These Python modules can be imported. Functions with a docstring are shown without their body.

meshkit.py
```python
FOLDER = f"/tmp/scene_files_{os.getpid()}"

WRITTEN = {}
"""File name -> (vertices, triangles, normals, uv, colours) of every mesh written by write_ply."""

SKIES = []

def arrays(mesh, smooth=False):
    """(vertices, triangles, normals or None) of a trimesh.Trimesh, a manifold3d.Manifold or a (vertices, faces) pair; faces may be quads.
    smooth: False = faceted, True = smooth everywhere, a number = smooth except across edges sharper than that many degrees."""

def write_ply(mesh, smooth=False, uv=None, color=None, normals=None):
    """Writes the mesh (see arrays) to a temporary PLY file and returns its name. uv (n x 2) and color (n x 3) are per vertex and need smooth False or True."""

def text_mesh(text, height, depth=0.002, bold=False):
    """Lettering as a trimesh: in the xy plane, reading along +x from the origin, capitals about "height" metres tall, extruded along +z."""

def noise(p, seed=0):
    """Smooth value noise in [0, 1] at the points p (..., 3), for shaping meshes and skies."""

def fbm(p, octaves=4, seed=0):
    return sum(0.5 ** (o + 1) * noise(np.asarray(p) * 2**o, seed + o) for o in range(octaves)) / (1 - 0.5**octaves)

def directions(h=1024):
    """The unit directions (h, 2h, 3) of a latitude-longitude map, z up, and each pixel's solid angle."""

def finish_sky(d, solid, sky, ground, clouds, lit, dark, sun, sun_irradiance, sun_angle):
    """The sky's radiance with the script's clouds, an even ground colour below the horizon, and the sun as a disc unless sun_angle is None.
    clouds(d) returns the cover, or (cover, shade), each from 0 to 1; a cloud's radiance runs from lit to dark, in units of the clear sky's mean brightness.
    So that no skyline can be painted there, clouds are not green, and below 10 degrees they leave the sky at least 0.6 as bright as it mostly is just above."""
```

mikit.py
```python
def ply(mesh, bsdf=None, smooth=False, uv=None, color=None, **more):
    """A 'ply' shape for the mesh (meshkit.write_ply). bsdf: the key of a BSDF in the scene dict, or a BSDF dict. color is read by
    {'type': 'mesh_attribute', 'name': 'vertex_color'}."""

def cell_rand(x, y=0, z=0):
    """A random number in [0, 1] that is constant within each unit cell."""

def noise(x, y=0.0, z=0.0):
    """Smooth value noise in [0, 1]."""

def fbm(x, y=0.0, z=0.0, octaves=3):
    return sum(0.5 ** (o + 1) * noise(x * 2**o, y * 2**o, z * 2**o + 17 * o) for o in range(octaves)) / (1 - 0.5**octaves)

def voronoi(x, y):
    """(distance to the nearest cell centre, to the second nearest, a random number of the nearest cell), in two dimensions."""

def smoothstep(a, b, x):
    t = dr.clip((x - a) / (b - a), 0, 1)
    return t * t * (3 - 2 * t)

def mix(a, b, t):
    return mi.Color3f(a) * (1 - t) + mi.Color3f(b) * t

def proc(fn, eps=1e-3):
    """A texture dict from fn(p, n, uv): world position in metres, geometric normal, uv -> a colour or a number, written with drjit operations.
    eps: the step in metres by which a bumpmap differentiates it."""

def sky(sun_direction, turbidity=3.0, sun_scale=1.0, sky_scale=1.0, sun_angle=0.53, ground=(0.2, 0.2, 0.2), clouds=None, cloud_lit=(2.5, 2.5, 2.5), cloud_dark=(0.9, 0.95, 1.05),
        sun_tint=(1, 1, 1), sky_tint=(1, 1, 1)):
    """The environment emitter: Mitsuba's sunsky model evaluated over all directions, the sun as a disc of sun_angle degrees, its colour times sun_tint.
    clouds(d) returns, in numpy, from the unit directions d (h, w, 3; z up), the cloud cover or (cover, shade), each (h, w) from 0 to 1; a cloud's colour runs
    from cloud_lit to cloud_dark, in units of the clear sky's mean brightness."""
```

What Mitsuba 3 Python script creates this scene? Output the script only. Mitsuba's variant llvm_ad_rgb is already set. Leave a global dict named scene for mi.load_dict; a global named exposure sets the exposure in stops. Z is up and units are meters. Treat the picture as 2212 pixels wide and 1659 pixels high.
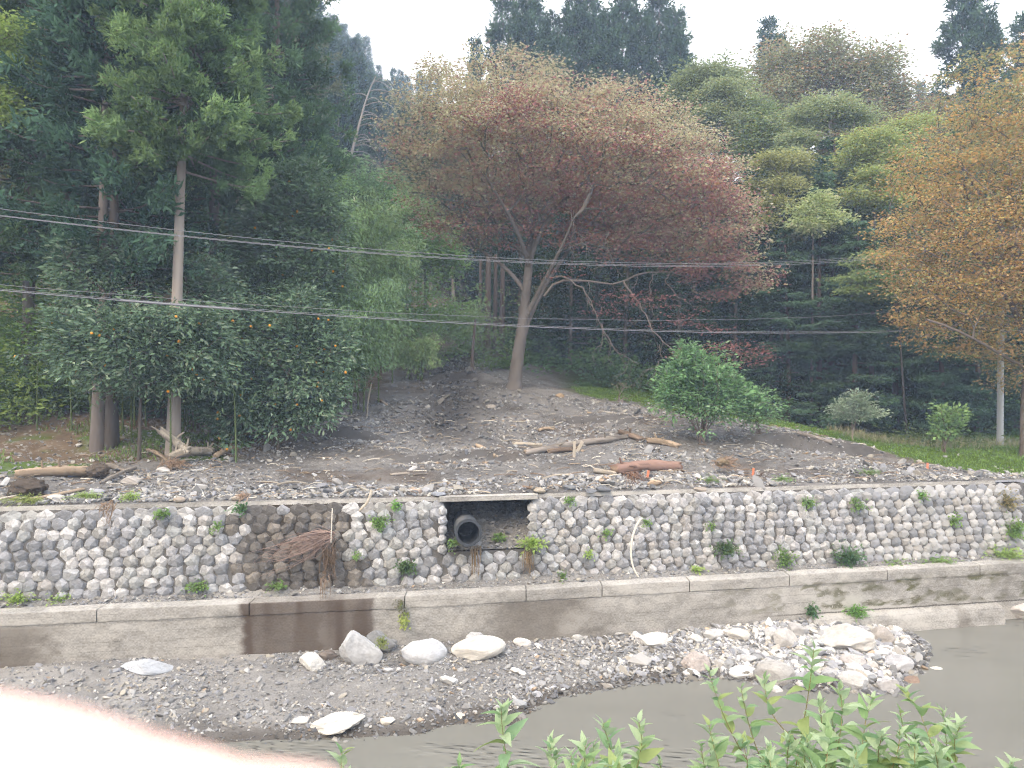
import math, numpy as np, trimesh, drjit as dr, mitsuba as mi, mikit, manifold3d
from scipy.spatial import cKDTree, ConvexHull
import shapely
from meshkit import noise as nz, fbm as fb
from mikit import proc, ply, noise, fbm, voronoi, smoothstep, mix, cell_rand
T = mi.ScalarTransform4f
scene, labels = {}, {}
F, CZ = 1640.0, 6.7            # focal length (in pixels of a 2212 wide picture) and the eye's height above the river

# ---------------------------------------------------------------- camera, sky, air
scene['camera'] = {'type': 'thinlens', 'fov': math.degrees(2 * math.atan(1106 / F)), 'fov_axis': 'x', 'aperture_radius': .0005, 'focus_distance': 19.0,
                   'near_clip': .004, 'far_clip': 2000.0, 'to_world': T().look_at(origin=[0, 0, CZ], target=[0, 1, CZ], up=[0, 0, 1]),
                   'medium': {'type': 'ref', 'id': 'air'}}
scene['daylight'] = mikit.sky([-.45, -.9, .95], turbidity=3, sun_scale=.30, sun_angle=45, sun_tint=(.97, .98, 1.0), clouds=lambda d: 1.0, cloud_lit=(2.34, 2.5, 2.86))
exposure = 3.3
scene['air'] = {'type': 'homogeneous', 'albedo': {'type': 'rgb', 'value': [.93, .95, .98]}, 'sigma_t': {'type': 'rgb', 'value': [.0011, .0014, .0019]}}
scene['haze'] = {'type': 'cube', 'to_world': T().translate([0, 120, 66]).scale([300, 260, 69]), 'bsdf': {'type': 'null'}, 'interior': {'type': 'ref', 'id': 'air'}}
labels['haze'] = {'label': 'thin bluish white haze hanging in the valley air', 'category': 'haze', 'kind': 'stuff'}

# ---------------------------------------------------------------- helpers
def P(u, v, y):
    """the world point seen at pixel (u, v) of the 2212 x 1659 picture at depth y"""
    return np.array([(u - 1106) / F * y, y, CZ - (v - 829.5) / F * y])

LEAF = np.array([1.52, 1.52, 1.58])                        # leaf tones below are single sided; reflection and transmission together
count = {}
def key(name):
    n = count.get(name, 0); count[name] = n + 1
    return name if n == 0 else f'{name}_{n:03d}'

def put(k, mesh, bsdf, smooth=False, color=None, **m):
    if color is not None and bsdf in ('leaf', 'gloss_leaf'): color = np.clip(np.asarray(color) * LEAF, 0, .6)
    if color is not None and smooth not in (True, False): smooth = True
    scene[k] = ply(mesh, bsdf, smooth=smooth, color=color, **m)
    return k

def lab(k, label=None, cat=None, group=None, kind=None):
    d = {a: b for a, b in (('label', label), ('category', cat), ('group', group), ('kind', kind)) if b}
    labels[k] = d
    return k

def tint(kind, rgb):
    """a plain one tone material, shared by everything of about that tone (plain meshes of one material render far faster)"""
    rgb = np.clip(np.asarray(rgb, float), .02, .85); st = .03 if kind == 'stone' else .16; q = np.round(np.log(rgb) / st).astype(int); k = f'{kind}_tint_' + '_'.join(str(abs(x)) for x in q); c = [float(x) for x in np.clip(np.exp(q * st), 0, .85)]
    if k not in scene:
        col = {'type': 'rgb', 'value': c}
        def facets(p, n, uv, c=c):           # each broken face of a stone has its own tone, and a fine grain
            return mi.Color3f(c) * (.74 + .5 * cell_rand(n.x * 4, n.y * 4, n.z * 4)) * (.8 + .4 * noise(p.x * 28, p.y * 28, p.z * 28))
        if kind == 'stone': col = proc(facets)
        scene[k] = {'type': 'principledthin', 'base_color': col, 'roughness': .5, 'diff_trans': .7, 'eta': 1.4} if kind == 'leaf' else {'type': 'twosided', 'bsdf': {'type': 'principled', 'base_color': col, 'roughness': .85, 'specular': .25}}
    return k

class MB:
    """collects triangles with a colour per vertex"""
    def __init__(s): s.v, s.f, s.c, s.n = [], [], [], 0
    def add(s, v, f, c=(.5, .5, .5)):
        v = np.asarray(v, float); f = np.asarray(f, int)
        if len(v) == 0: return
        if f.shape[1] == 4: f = np.vstack([f[:, [0, 1, 2]], f[:, [0, 2, 3]]])
        s.v.append(v); s.f.append(f + s.n); s.c.append(np.broadcast_to(np.asarray(c, float), v.shape)); s.n += len(v)
    def mesh(s): return np.vstack(s.v), np.vstack(s.f)
    def plain(s, k, kind, smooth=False):
        c = np.vstack(s.c).mean(0) * (LEAF if kind == 'leaf' else 1.0); return put(k, s.mesh(), tint(kind, c), smooth)
    def put(s, k, bsdf, smooth=False, **m):
        return put(k, s.mesh(), bsdf, smooth, np.clip(np.vstack(s.c), 0, 1), **m)

def unit(a): return a / (np.linalg.norm(a, axis=-1, keepdims=True) + 1e-12)

def tube(p, r, sides=6, cap=True):
    p = np.asarray(p, float); r = np.broadcast_to(np.asarray(r, float), (len(p),))
    t = unit(np.gradient(p, axis=0))
    ref = np.array([0, 0, 1.]) if abs(t[:, 2]).mean() < .8 else np.array([1., 0, 0])
    a = unit(np.cross(t, ref)); b = np.cross(t, a)
    an = np.arange(sides) * 2 * np.pi / sides
    v = p[:, None] + r[:, None, None] * (np.cos(an)[None, :, None] * a[:, None] + np.sin(an)[None, :, None] * b[:, None])
    n = len(p); i, j = np.meshgrid(np.arange(n - 1), np.arange(sides), indexing='ij')
    q = np.stack([i * sides + j, (i + 1) * sides + j, (i + 1) * sides + (j + 1) % sides, i * sides + (j + 1) % sides], -1).reshape(-1, 4)
    v = v.reshape(-1, 3); f = np.vstack([q[:, [0, 2, 1]], q[:, [0, 3, 2]]])
    if cap:
        v = np.vstack([v, p[:1], p[-1:]]); k = np.arange(sides); e = (n - 1) * sides
        f = np.vstack([f, np.stack([k, (k + 1) % sides, k * 0 + n * sides], 1)[:, ::-1], np.stack([e + k, e + (k + 1) % sides, k * 0 + n * sides + 1], 1)])
        f[-2 * sides:-sides] = f[-2 * sides:-sides][:, ::-1]; f[-2 * sides:-sides] = f[-2 * sides:-sides][:, ::-1]
    return v, f

def spline(pts, n):
    from scipy.interpolate import CubicSpline
    pts = np.asarray(pts, float)
    if len(pts) == 2: return pts[0] + (pts[1] - pts[0]) * np.linspace(0, 1, n)[:, None]
    d = np.r_[0, np.cumsum(np.linalg.norm(np.diff(pts, axis=0), axis=1))]
    return CubicSpline(d, pts)(np.linspace(0, d[-1], n))

def segs(a, b, ra, rb, sides=5):
    """many separate tapered pieces at once"""
    a, b = np.asarray(a, float), np.asarray(b, float); t = unit(b - a)
    x = unit(np.cross(t, np.where(np.abs(t[:, 2:]) < .9, [0, 0, 1.], [1., 0, 0]))); y = np.cross(t, x)
    an = np.arange(sides) * 2 * np.pi / sides
    ring = np.cos(an)[None, :, None] * x[:, None] + np.sin(an)[None, :, None] * y[:, None]
    v = np.concatenate([a[:, None] + ring * np.asarray(ra)[:, None, None], b[:, None] + ring * np.asarray(rb)[:, None, None]], 1)
    k = np.arange(sides); q = np.stack([k, (k + 1) % sides, (k + 1) % sides + sides, k + sides], 1)
    f = np.vstack([q[:, [0, 1, 2]], q[:, [0, 2, 3]]])
    return v.reshape(-1, 3), (f[None] + (np.arange(len(a)) * 2 * sides)[:, None, None]).reshape(-1, 3)

def leaves(p, d, n, L, W, fold=.25):
    """diamond leaves folded along the midrib: base point, direction, normal, length, width"""
    p, d = np.asarray(p, float), unit(np.asarray(d, float)); n = unit(n - (n * d).sum(1, keepdims=True) * d)
    s = np.cross(d, n); L = np.broadcast_to(L, len(p))[:, None]; W = np.broadcast_to(W, len(p))[:, None]
    m = p + d * L * .45 + n * W * fold
    v = np.stack([p, m - s * W * .5, p + d * L, m + s * W * .5], 1).reshape(-1, 3)
    i = np.arange(len(p))[:, None] * 4
    return v, np.vstack([i + [0, 2, 1], i + [0, 3, 2]])

def grid(xs, ys, zf):
    X, Y = np.meshgrid(xs, ys); v = np.stack([X, Y, zf(X, Y)], -1).reshape(-1, 3); w = len(xs)
    i, j = np.meshgrid(np.arange(len(ys) - 1), np.arange(w - 1), indexing='ij'); a = (i * w + j).ravel()
    return v, np.stack([a, a + 1, a + w + 1, a + w], 1)

def box(c, s, rot=None, bev=0.0):
    h = np.asarray(s, float) / 2; e = max(bev, 1e-4)
    pts = [[sx * (h[0] - (k != 0) * e), sy * (h[1] - (k != 1) * e), sz * (h[2] - (k != 2) * e)] for sx in (-1, 1) for sy in (-1, 1) for sz in (-1, 1) for k in range(3)] if bev else \
          [[sx * h[0], sy * h[1], sz * h[2]] for sx in (-1, 1) for sy in (-1, 1) for sz in (-1, 1)]
    v, f = hull(np.array(pts))
    return (v @ np.asarray(rot).T if rot is not None else v) + c, f

def hull(p):
    h = ConvexHull(p, qhull_options='QJ'); idx = h.vertices; back = -np.ones(len(p), int); back[idx] = np.arange(len(idx))
    f = back[h.simplices]; v = p[idx]; c = v.mean(0)
    n = np.cross(v[f[:, 1]] - v[f[:, 0]], v[f[:, 2]] - v[f[:, 0]]); bad = ((v[f[:, 0]] - c) * n).sum(1) < 0
    f[bad] = f[bad][:, ::-1]
    return v, f

def rotz(a): return np.array([[math.cos(a), -math.sin(a), 0], [math.sin(a), math.cos(a), 0], [0, 0, 1]])
def randrot(r, n):
    q = unit(r.normal(size=(n, 4))); w, x, y, z = q.T
    return np.stack([1 - 2 * (y * y + z * z), 2 * (x * y - z * w), 2 * (x * z + y * w), 2 * (x * y + z * w), 1 - 2 * (x * x + z * z), 2 * (y * z - x * w),
                     2 * (x * z - y * w), 2 * (y * z + x * w), 1 - 2 * (x * x + y * y)], -1).reshape(n, 3, 3)
def sst(a, b, x):
    t = np.clip((np.asarray(x, float) - a) / (b - a), 0, 1); return t * t * (3 - 2 * t)
def sp(x, k=1.0): return np.logaddexp(0, np.asarray(x, float) * k) / k

# ---------------------------------------------------------------- lie of the land
def Yl(x):                                   # front edge of the river wall
    x = np.asarray(x, float); return 18.24 + np.where(x < -2.62, .155, .201) * (x + 2.62)
def Yb(x): return Yl(x) + .72                # foot and top of the stone wall
def Yt(x): return Yl(x) + 1.15
ZB, ZT = 1.6, 3.8
def zc(y): return np.interp(y, [18, 20, 24, 29.4, 34, 45, 55, 70, 100, 180, 240, 330], [3.80, 3.84, 4.15, 5.35, 6.35, 7.9, 10.2, 15, 25, 61, 55, 30])
def xc(y): return np.interp(y, [20, 34, 42, 55, 70, 100, 180], [-2, -2.5, -3.5, -4.5, -8.5, -13, -24])
def bank(x, y, A, y0, x0, hw, tail):         # a small eroded scarp facing the river
    d = y - (y0 + .35 * (nz(np.stack([x * .9, x * 0, x * 0], -1), 5) - .5) * 2)
    return A * sst(-.12, .12, d) * np.exp(-np.maximum(d, 0) / tail) * np.exp(-((x - x0) / hw) ** 4)
def H(x, y):
    x, y = np.broadcast_arrays(np.asarray(x, float), np.asarray(y, float)); dx = x - xc(y); c = zc(y)
    rt_far = c - .3 * np.maximum(dx, 0); fan = c - np.clip(.0045 + .0006 * (y - 30), .0045, .0085) * np.maximum(dx, 0) ** 2
    hy = np.minimum(y, 86) - np.maximum(y - 92, 0) * .25; rt = 3.5 + .34 * sst(-3, 3, x) + .16 * sst(23, 28, y) + .52 * sp(hy - 41, .6) * sst(3, 14, dx)
    rt = np.where(y > 80, np.maximum(rt, rt_far), rt); right = rt + sp(fan - rt, 3.0) * np.where(y < 60, 1, 0)
    right = np.where(y > 44, np.where(dx > 14, rt, c + (rt - c) * sst(2, 14, dx)), right * (1 - sst(40, 44, y)) + sst(40, 44, y) * (c + (np.maximum(rt, fan) - c) * sst(2, 14, dx)))
    left = c + np.interp(y, [22, 30, 33, 36, 45, 70, 100, 150, 200, 300], [.03, .06, .08, .15, .45, .8, .95, .8, .4, .2]) * sp(-dx - 4)
    z = np.where(dx > 0, right, left)
    q = np.stack([x, y, x * 0], -1); near = 1 - sst(36, 50, y); fade = sst(0, 2.5, y - Yt(x))
    z = z + fade * near * (.46 * (fb(q * .45, 4, 3) - .5) + .12 * (fb(q * 1.7, 3, 8) - .5)) + (1 - near) * 2.2 * (fb(q * .09, 3, 4) - .5)
    z = np.where(z > 3.82, 3.82 + (z - 3.82) * sst(-.4, 3.5, y - Yt(x)), z)
    z = z + bank(x, y, .40, 26.4, -6.4, 1.9, 1.6) + bank(x, y, .50, 27.3, 10.9, 2.4, 1.4) + bank(x, y, .45, 37.2, -2.6, 1.5, 2.0) + bank(x, y, .25, 29.6, 3.4, 2.0, 1.2) + bank(x, y, .28, 24.4, -2.0, 3.0, .8)
    return z
def shoot(u, v, zf=None, y0=12.0, y1=240.0):
    """where the ray of pixel (u, v) meets the ground"""
    zf = zf or H; ys = np.arange(y0, y1, .05); p = np.stack([(u - 1106) / F * ys, ys, CZ - (v - 829.5) / F * ys], 1)
    hit = np.nonzero(p[:, 2] <= zf(p[:, 0], p[:, 1]))[0]; q = p[hit[0]] if len(hit) else p[-1]
    return np.array([q[0], q[1], float(zf(q[0], q[1]))])

# the gravel bar: distance to the shoreline
shore_px = [(-900, 1600), (-300, 1640), (0, 1640), (200, 1626), (370, 1613), (553, 1600), (650, 1597), (750, 1595), (803, 1592), (903, 1587), (966, 1567), (1028, 1561), (1075, 1561), (1106, 1568), (1126, 1550), (1161, 1527),
            (1206, 1507), (1306, 1489), (1393, 1475), (1481, 1471), (1541, 1462), (1600, 1470), (1659, 1479), (1721, 1489), (1800, 1493), (1884, 1496), (1941, 1499), (1951, 1464), (1984, 1452), (2001, 1409), (1992, 1384), (1959, 1364), (1934, 1352)]
SH = np.array([[(u - 1106) / F * (CZ * F / (v - 829.5)), CZ * F / (v - 829.5)] for u, v in shore_px])
SH = np.vstack([SH, [[SH[-1][0] - .1, 23.5], [-20, 23.5], [-40, 15.5]]])
BAR = shapely.Polygon(SH); shapely.prepare(BAR)
ring = np.array([BAR.exterior.interpolate(t).coords[0] for t in np.arange(0, BAR.exterior.length, .04)])
ring = ring[ring[:, 1] < 21.5]; RT = cKDTree(ring)
def Zb(x, y):
    x, y = np.broadcast_arrays(np.asarray(x, float), np.asarray(y, float)); sh = x.shape; q = np.stack([x.ravel(), y.ravel()], 1)
    d = RT.query(q)[0]; d = np.where(shapely.contains_xy(BAR, q[:, 0], q[:, 1]), d, -d).reshape(sh); q3 = np.stack([x, y, x * 0], -1)
    z = np.where(d > 0, .62 * (1 - np.exp(-d * .30)), np.maximum(.35 * d, -.9))
    return z + sst(.1, .8, d) * (.16 * (fb(q3 * .8, 3, 21) - .5) + .05 * (fb(q3 * 3.1, 2, 22) - .5)) - .16 * np.exp(-(((x + 3.4) / 1.6) ** 2 + ((y - 17.55) / .35) ** 2))

# ---------------------------------------------------------------- materials
def vc(name, rough=.8, spec=.3, **more):
    scene[name] = {'type': 'twosided', 'bsdf': {'type': 'principled', 'base_color': {'type': 'mesh_attribute', 'name': 'vertex_color'}, 'roughness': rough, 'specular': spec, **more}}
vc('stone_paint', .85, .25); vc('bark', .95, .15); vc('wood', .8, .25); vc('gloss_paint', .45, .5)
scene['leaf'] = {'type': 'principledthin', 'base_color': {'type': 'mesh_attribute', 'name': 'vertex_color'}, 'roughness': .55, 'diff_trans': .7, 'eta': 1.4}
scene['gloss_leaf'] = {'type': 'principledthin', 'base_color': {'type': 'mesh_attribute', 'name': 'vertex_color'}, 'roughness': .35, 'diff_trans': .5, 'eta': 1.5}

def pw(x, pts):                                # piecewise linear in drjit
    y = mi.Float(pts[0][1])
    for (x0, y0), (x1, y1) in zip(pts, pts[1:]): y = y + (y1 - y0) / (x1 - x0) * dr.clip(x - x0, 0, x1 - x0)
    return y
GRASS = [(2.6, 34.6), (6.9, 33.4), (10.9, 30.6), (13.6, 28.2), (15.2, 24.4), (16.5, 22.8)]
LEFT = [(20, -14.6), (21, -14.2), (23, -12.7), (24, -9.2), (28.5, -7.2), (34, -6.2), (42, -6.5)]
def land(p, n, uv):
    x, y = p.x, p.y
    a, b, c = fbm(x * .55, y * .55, 3.0), fbm(x * 3.1, y * 3.1, p.z * 3), noise(x * 23, y * 23, p.z * 23)
    soil = mix((.095, .091, .088), (.235, .229, .224), smoothstep(.25, .75, .45 * a + .35 * b + .3 * c - .02))
    brown = mix((.085, .062, .045), (.13, .10, .075), b)
    soil = mix(soil, brown, smoothstep(.58, .74, fbm(x * .35 + 9, y * .5, 1.0)) * .45)
    ch = dr.exp(-dr.square((x - pw(y, [(20, -2), (34, -2.5), (42, -3.5), (55, -4.5)]) + 1.0 * (a - .5)) / 1.5)) * smoothstep(25, 29, y)
    soil = mix(soil, (.045, .043, .044), ch * .85)
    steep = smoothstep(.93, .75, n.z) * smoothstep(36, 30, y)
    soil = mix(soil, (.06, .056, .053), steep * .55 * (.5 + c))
    g = smoothstep(-.5, .7, y - pw(x, GRASS) + 2.2 * (b - .5)) * smoothstep(2.0, 4.0, x)
    green = mix((.055, .10, .022), (.10, .15, .035), b) * (.7 + .5 * c)
    l = smoothstep(.8, -.6, x - pw(y, LEFT) + 1.6 * (a - .5))
    lf = mix(mix((.10, .072, .05), (.24, .19, .14), b), (.10, .15, .045), smoothstep(.5, .62, fbm(x * .5, y * .8, 7.0)))
    lf = mix(lf, (.28, .27, .26), smoothstep(.58, .8, noise(x * 14, y * 14, 2.0)) * smoothstep(.45, .6, a) * .8)
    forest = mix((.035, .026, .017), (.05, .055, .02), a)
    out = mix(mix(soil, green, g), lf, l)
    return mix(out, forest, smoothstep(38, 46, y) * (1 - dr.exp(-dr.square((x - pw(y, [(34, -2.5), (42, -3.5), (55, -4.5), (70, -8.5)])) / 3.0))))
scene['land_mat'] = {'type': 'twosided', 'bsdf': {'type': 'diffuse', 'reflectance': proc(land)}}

def bar_col(p, n, uv):
    x, y = p.x, p.y
    a, b, c = fbm(x * .8, y * .8, 2.0), fbm(x * 5, y * 5, p.z * 5), noise(x * 40, y * 40, p.z * 40)
    col = mix((.155, .151, .146), (.32, .314, .306), .35 * b + .65 * smoothstep(.3, .8, .5 * c + .5 * a))
    sand = smoothstep(.5, .62, fbm(x * .5 + 3, y * 1.1 - 5, 4.0)) * smoothstep(0, -4, x + 2)
    col = mix(col, mix((.28, .27, .255), (.36, .35, .335), c), sand * .8)
    wet = smoothstep(.17, .02, p.z + .1 * (a - .5))
    return mix(col, (.065, .055, .045), wet * .75)
scene['bar_mat'] = {'type': 'twosided', 'bsdf': {'type': 'diffuse', 'reflectance': proc(bar_col)}}

def ripple(p, n, uv):
    s = p.y + .16 * p.x; t = p.x - .16 * p.y
    calm = smoothstep(.48, .72, fbm(t * .22 + 4, s * .6, 1.0)) + .5 * smoothstep(15.4, 13.6, s - .12 * t) * smoothstep(.35, .6, noise(t * .7, s * 1.1, 8.)) + .17
    return calm * (.5 * fbm(t * 1.6, s * 5.5, 2.0) + .5 * noise(t * 5, s * 16, 5.0))
def mud(p, n, uv): return mix((.18, .18, .16), (.225, .223, .20), fbm(p.x * .25, p.y * .8, 1.0))
scene['water_mat'] = {'type': 'bumpmap', 'arbitrary': proc(ripple, .01), 'scale': .075, 'bsdf': {'type': 'roughplastic', 'diffuse_reflectance': proc(mud), 'alpha': .06, 'int_ior': 1.33}}

def conc(p, n, uv):
    x, y, z = p.x, p.y, p.z
    a, b, c = fbm(x * .7, z * 1.6, 4.0), fbm(x * 4, y * 3, z * 6), noise(x * 30, y * 30, z * 30)
    col = mix((.20, .193, .18), (.44, .43, .405), smoothstep(.25, .8, .5 * a + .35 * b + .25 * c))
    board = smoothstep(.9, 1.0, noise(x * 1.5, 0, z * .4 + 3)) + smoothstep(.06, .0, dr.abs(z / .21 - dr.round(z / .21))) * smoothstep(.35, .6, fbm(x * 1.2, z * 5, 1.0))
    col = col * (1 - .28 * dr.minimum(board, 1))
    streak = smoothstep(.55, .75, fbm(x * 1.3 + .4 * b, z * .25, 9.0)) * smoothstep(1.42, 1.2, z)
    col = mix(col, (.15, .135, .115), streak * .75)
    low = smoothstep(1.36, 1.22, z) * smoothstep(-1.2, .3, x) * smoothstep(4.0, 2.0, x + 2 * a) + smoothstep(-9.6, -10.6, x + .5 * b) * smoothstep(1.35, 1.2, z)
    col = mix(col, (.115, .098, .08), low * .62)
    moss = smoothstep(.48, .78, fbm(x * 2.2 + b, z * 5 + b, 6.0)) * smoothstep(.25, .6, c + .4 * b) * smoothstep(3.0, 10.0, x) * smoothstep(1.5, 1.25, z) * smoothstep(.54, .66, z)
    col = mix(col, mix((.10, .085, .055), (.09, .10, .04), b), moss * .9)
    crack = smoothstep(.035, .0, dr.abs(z - .53 + .04 * (b - .5))) * smoothstep(6.0, 8.0, x); col = mix(col, (.05, .045, .04), crack * .8)
    fx = smoothstep(-6.27, -6.05, x + .22 * b + .05 * noise(z * 4, 0., 3.)) * smoothstep(-3.35, -3.5, x - .25 * a)
    damp = fx * smoothstep(1.62, 1.56, z) * (.8 + .2 * smoothstep(.3, .6, fbm(x * 2.2, z * .3, 3.0)))
    return mix(col, mix((.072, .055, .044), (.105, .082, .066), .5 * a + .5 * c), damp)
scene['concrete_mat'] = {'type': 'twosided', 'bsdf': {'type': 'principled', 'base_color': proc(conc), 'roughness': .85, 'specular': .25}}
def mortar(p, n, uv):
    c = noise(p.x * 25, p.y * 25, p.z * 25)
    col = mix((.085, .083, .08), (.17, .165, .16), .5 * c + .5 * fbm(p.x * 2, p.z * 2, 1.0))
    damp = smoothstep(-6.4, -5.6, p.x + .5 * noise(p.x * 3, p.z * 3, 0.)) * smoothstep(-3.3, -4.0, p.x + .5 * noise(p.x * 3, p.z * 3, 4.))
    return mix(col, (.055, .046, .038), damp * .85)
scene['mortar_mat'] = {'type': 'twosided', 'bsdf': {'type': 'diffuse', 'reflectance': proc(mortar)}}

# ---------------------------------------------------------------- the setting
xs = np.concatenate([np.linspace(-280, -40, 40), np.linspace(-38, -19, 40), np.arange(-18.5, 20, .16), np.linspace(20.5, 45, 50), np.linspace(48, 280, 40)])
t1 = np.concatenate([np.arange(0, 8, .12), np.arange(8, 22, .2), np.linspace(22.5, 90, 110), np.linspace(95, 330, 60)])
X, S = np.meshgrid(xs, t1); lim = np.clip(X, -40, 60); Yg = Yt(lim) + .12 + S
Zg = H(X, Yg); Zg[0] = 3.785
v = np.stack([X, Yg, Zg], -1); w = len(xs); i, j = np.meshgrid(np.arange(len(v) - 1), np.arange(w - 1), indexing='ij'); a = (i * w + j).ravel()
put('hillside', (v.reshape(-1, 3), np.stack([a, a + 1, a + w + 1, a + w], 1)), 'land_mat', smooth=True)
lab('hillside', 'grey debris fan and forest floor rising into the valley', 'hillside', kind='structure')

xs = np.concatenate([np.linspace(-280, -42, 20), np.linspace(-40, -15, 40), np.arange(-14.5, 18, .09), np.linspace(18.5, 60, 40), np.linspace(70, 280, 20)])
ys = np.concatenate([np.linspace(-2, 12.4, 14), np.arange(12.5, 22.3, .09), np.linspace(23, 34, 10)])
put('river_bed', grid(xs, ys, lambda x, y: Zb(x, y) - .0), 'bar_mat', smooth=True)
lab('river_bed', 'grey gravel bar and bed of the river below the walls', 'gravel bar', kind='structure')
put('river', grid(np.linspace(-280, 280, 9), np.linspace(3, 40, 5), lambda x, y: x * 0), 'water_mat')
lab('river', 'shallow muddy grey brown river with small ripples', 'river', kind='structure')
def near_bank(x, y): return np.interp(y, [-130, -4, 1.4, 7.6, 9], [5.1, 5.1, 5.05, -.3, -.8]) + .12 * (fb(np.stack([x, y, x * 0], -1) * .9, 3, 2) - .5) * (y > -3)
put('river_bank', grid(np.concatenate([np.linspace(-280, -20, 12), np.linspace(-18, 18, 60), np.linspace(20, 280, 12)]), np.concatenate([np.linspace(-130, -3, 10), np.linspace(-2, 9, 40)]), near_bank), 'land_mat', smooth=True)
lab('river_bank', 'earth bank on the near side of the river', 'river bank', kind='structure')

# ---------------------------------------------------------------- concrete river wall
def strip(x0, x1, prof, n=None, jag=.0, seed=0):
    """a wall piece: profile of (distance behind the front line, height), swept along the river wall"""
    xs = np.linspace(x0, x1, n or max(2, int((x1 - x0) / .12))); r = np.random.RandomState(seed); m = len(prof)
    v = np.array([[[x, Yl(x) + o, z] for o, z in prof] for x in xs])
    if jag: v += jag * (fb(v * 7, 2, seed)[..., None] - .5) * np.array([.3, 1, .6]) + (fb(v * 1.1, 2, seed + 3)[..., None] - .5) * np.array([0, jag, jag])
    i, j = np.meshgrid(np.arange(len(xs) - 1), np.arange(m), indexing='ij'); j2 = (j + 1) % m
    q = np.stack([i * m + j, i * m + j2, (i + 1) * m + j2, (i + 1) * m + j], -1).reshape(-1, 4)
    e = (len(xs) - 1) * m; caps = [[0, k + 1, k] for k in range(1, m - 1)] + [[e, e + k, e + k + 1] for k in range(1, m - 1)]
    f = np.vstack([q[:, [0, 2, 1]], q[:, [0, 3, 2]], np.array(caps)[:, ::-1]])
    return v.reshape(-1, 3), f
rw = lab('river_wall', 'low board marked concrete river wall with a dark wet stain, below the stone walls', 'wall')
put('river_wall__face', strip(-26, 30, [(.018, -.6), (.018, 1.30), (.46, 1.30), (.46, -.6)], jag=.03), 'concrete_mat', smooth=25)
cuts = [-26, -12.8, -9.4, -6.12, -2.58, 0.35, 2.28, 4.6, 7.4, 10.3, 13.2, 17, 23, 30]
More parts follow.
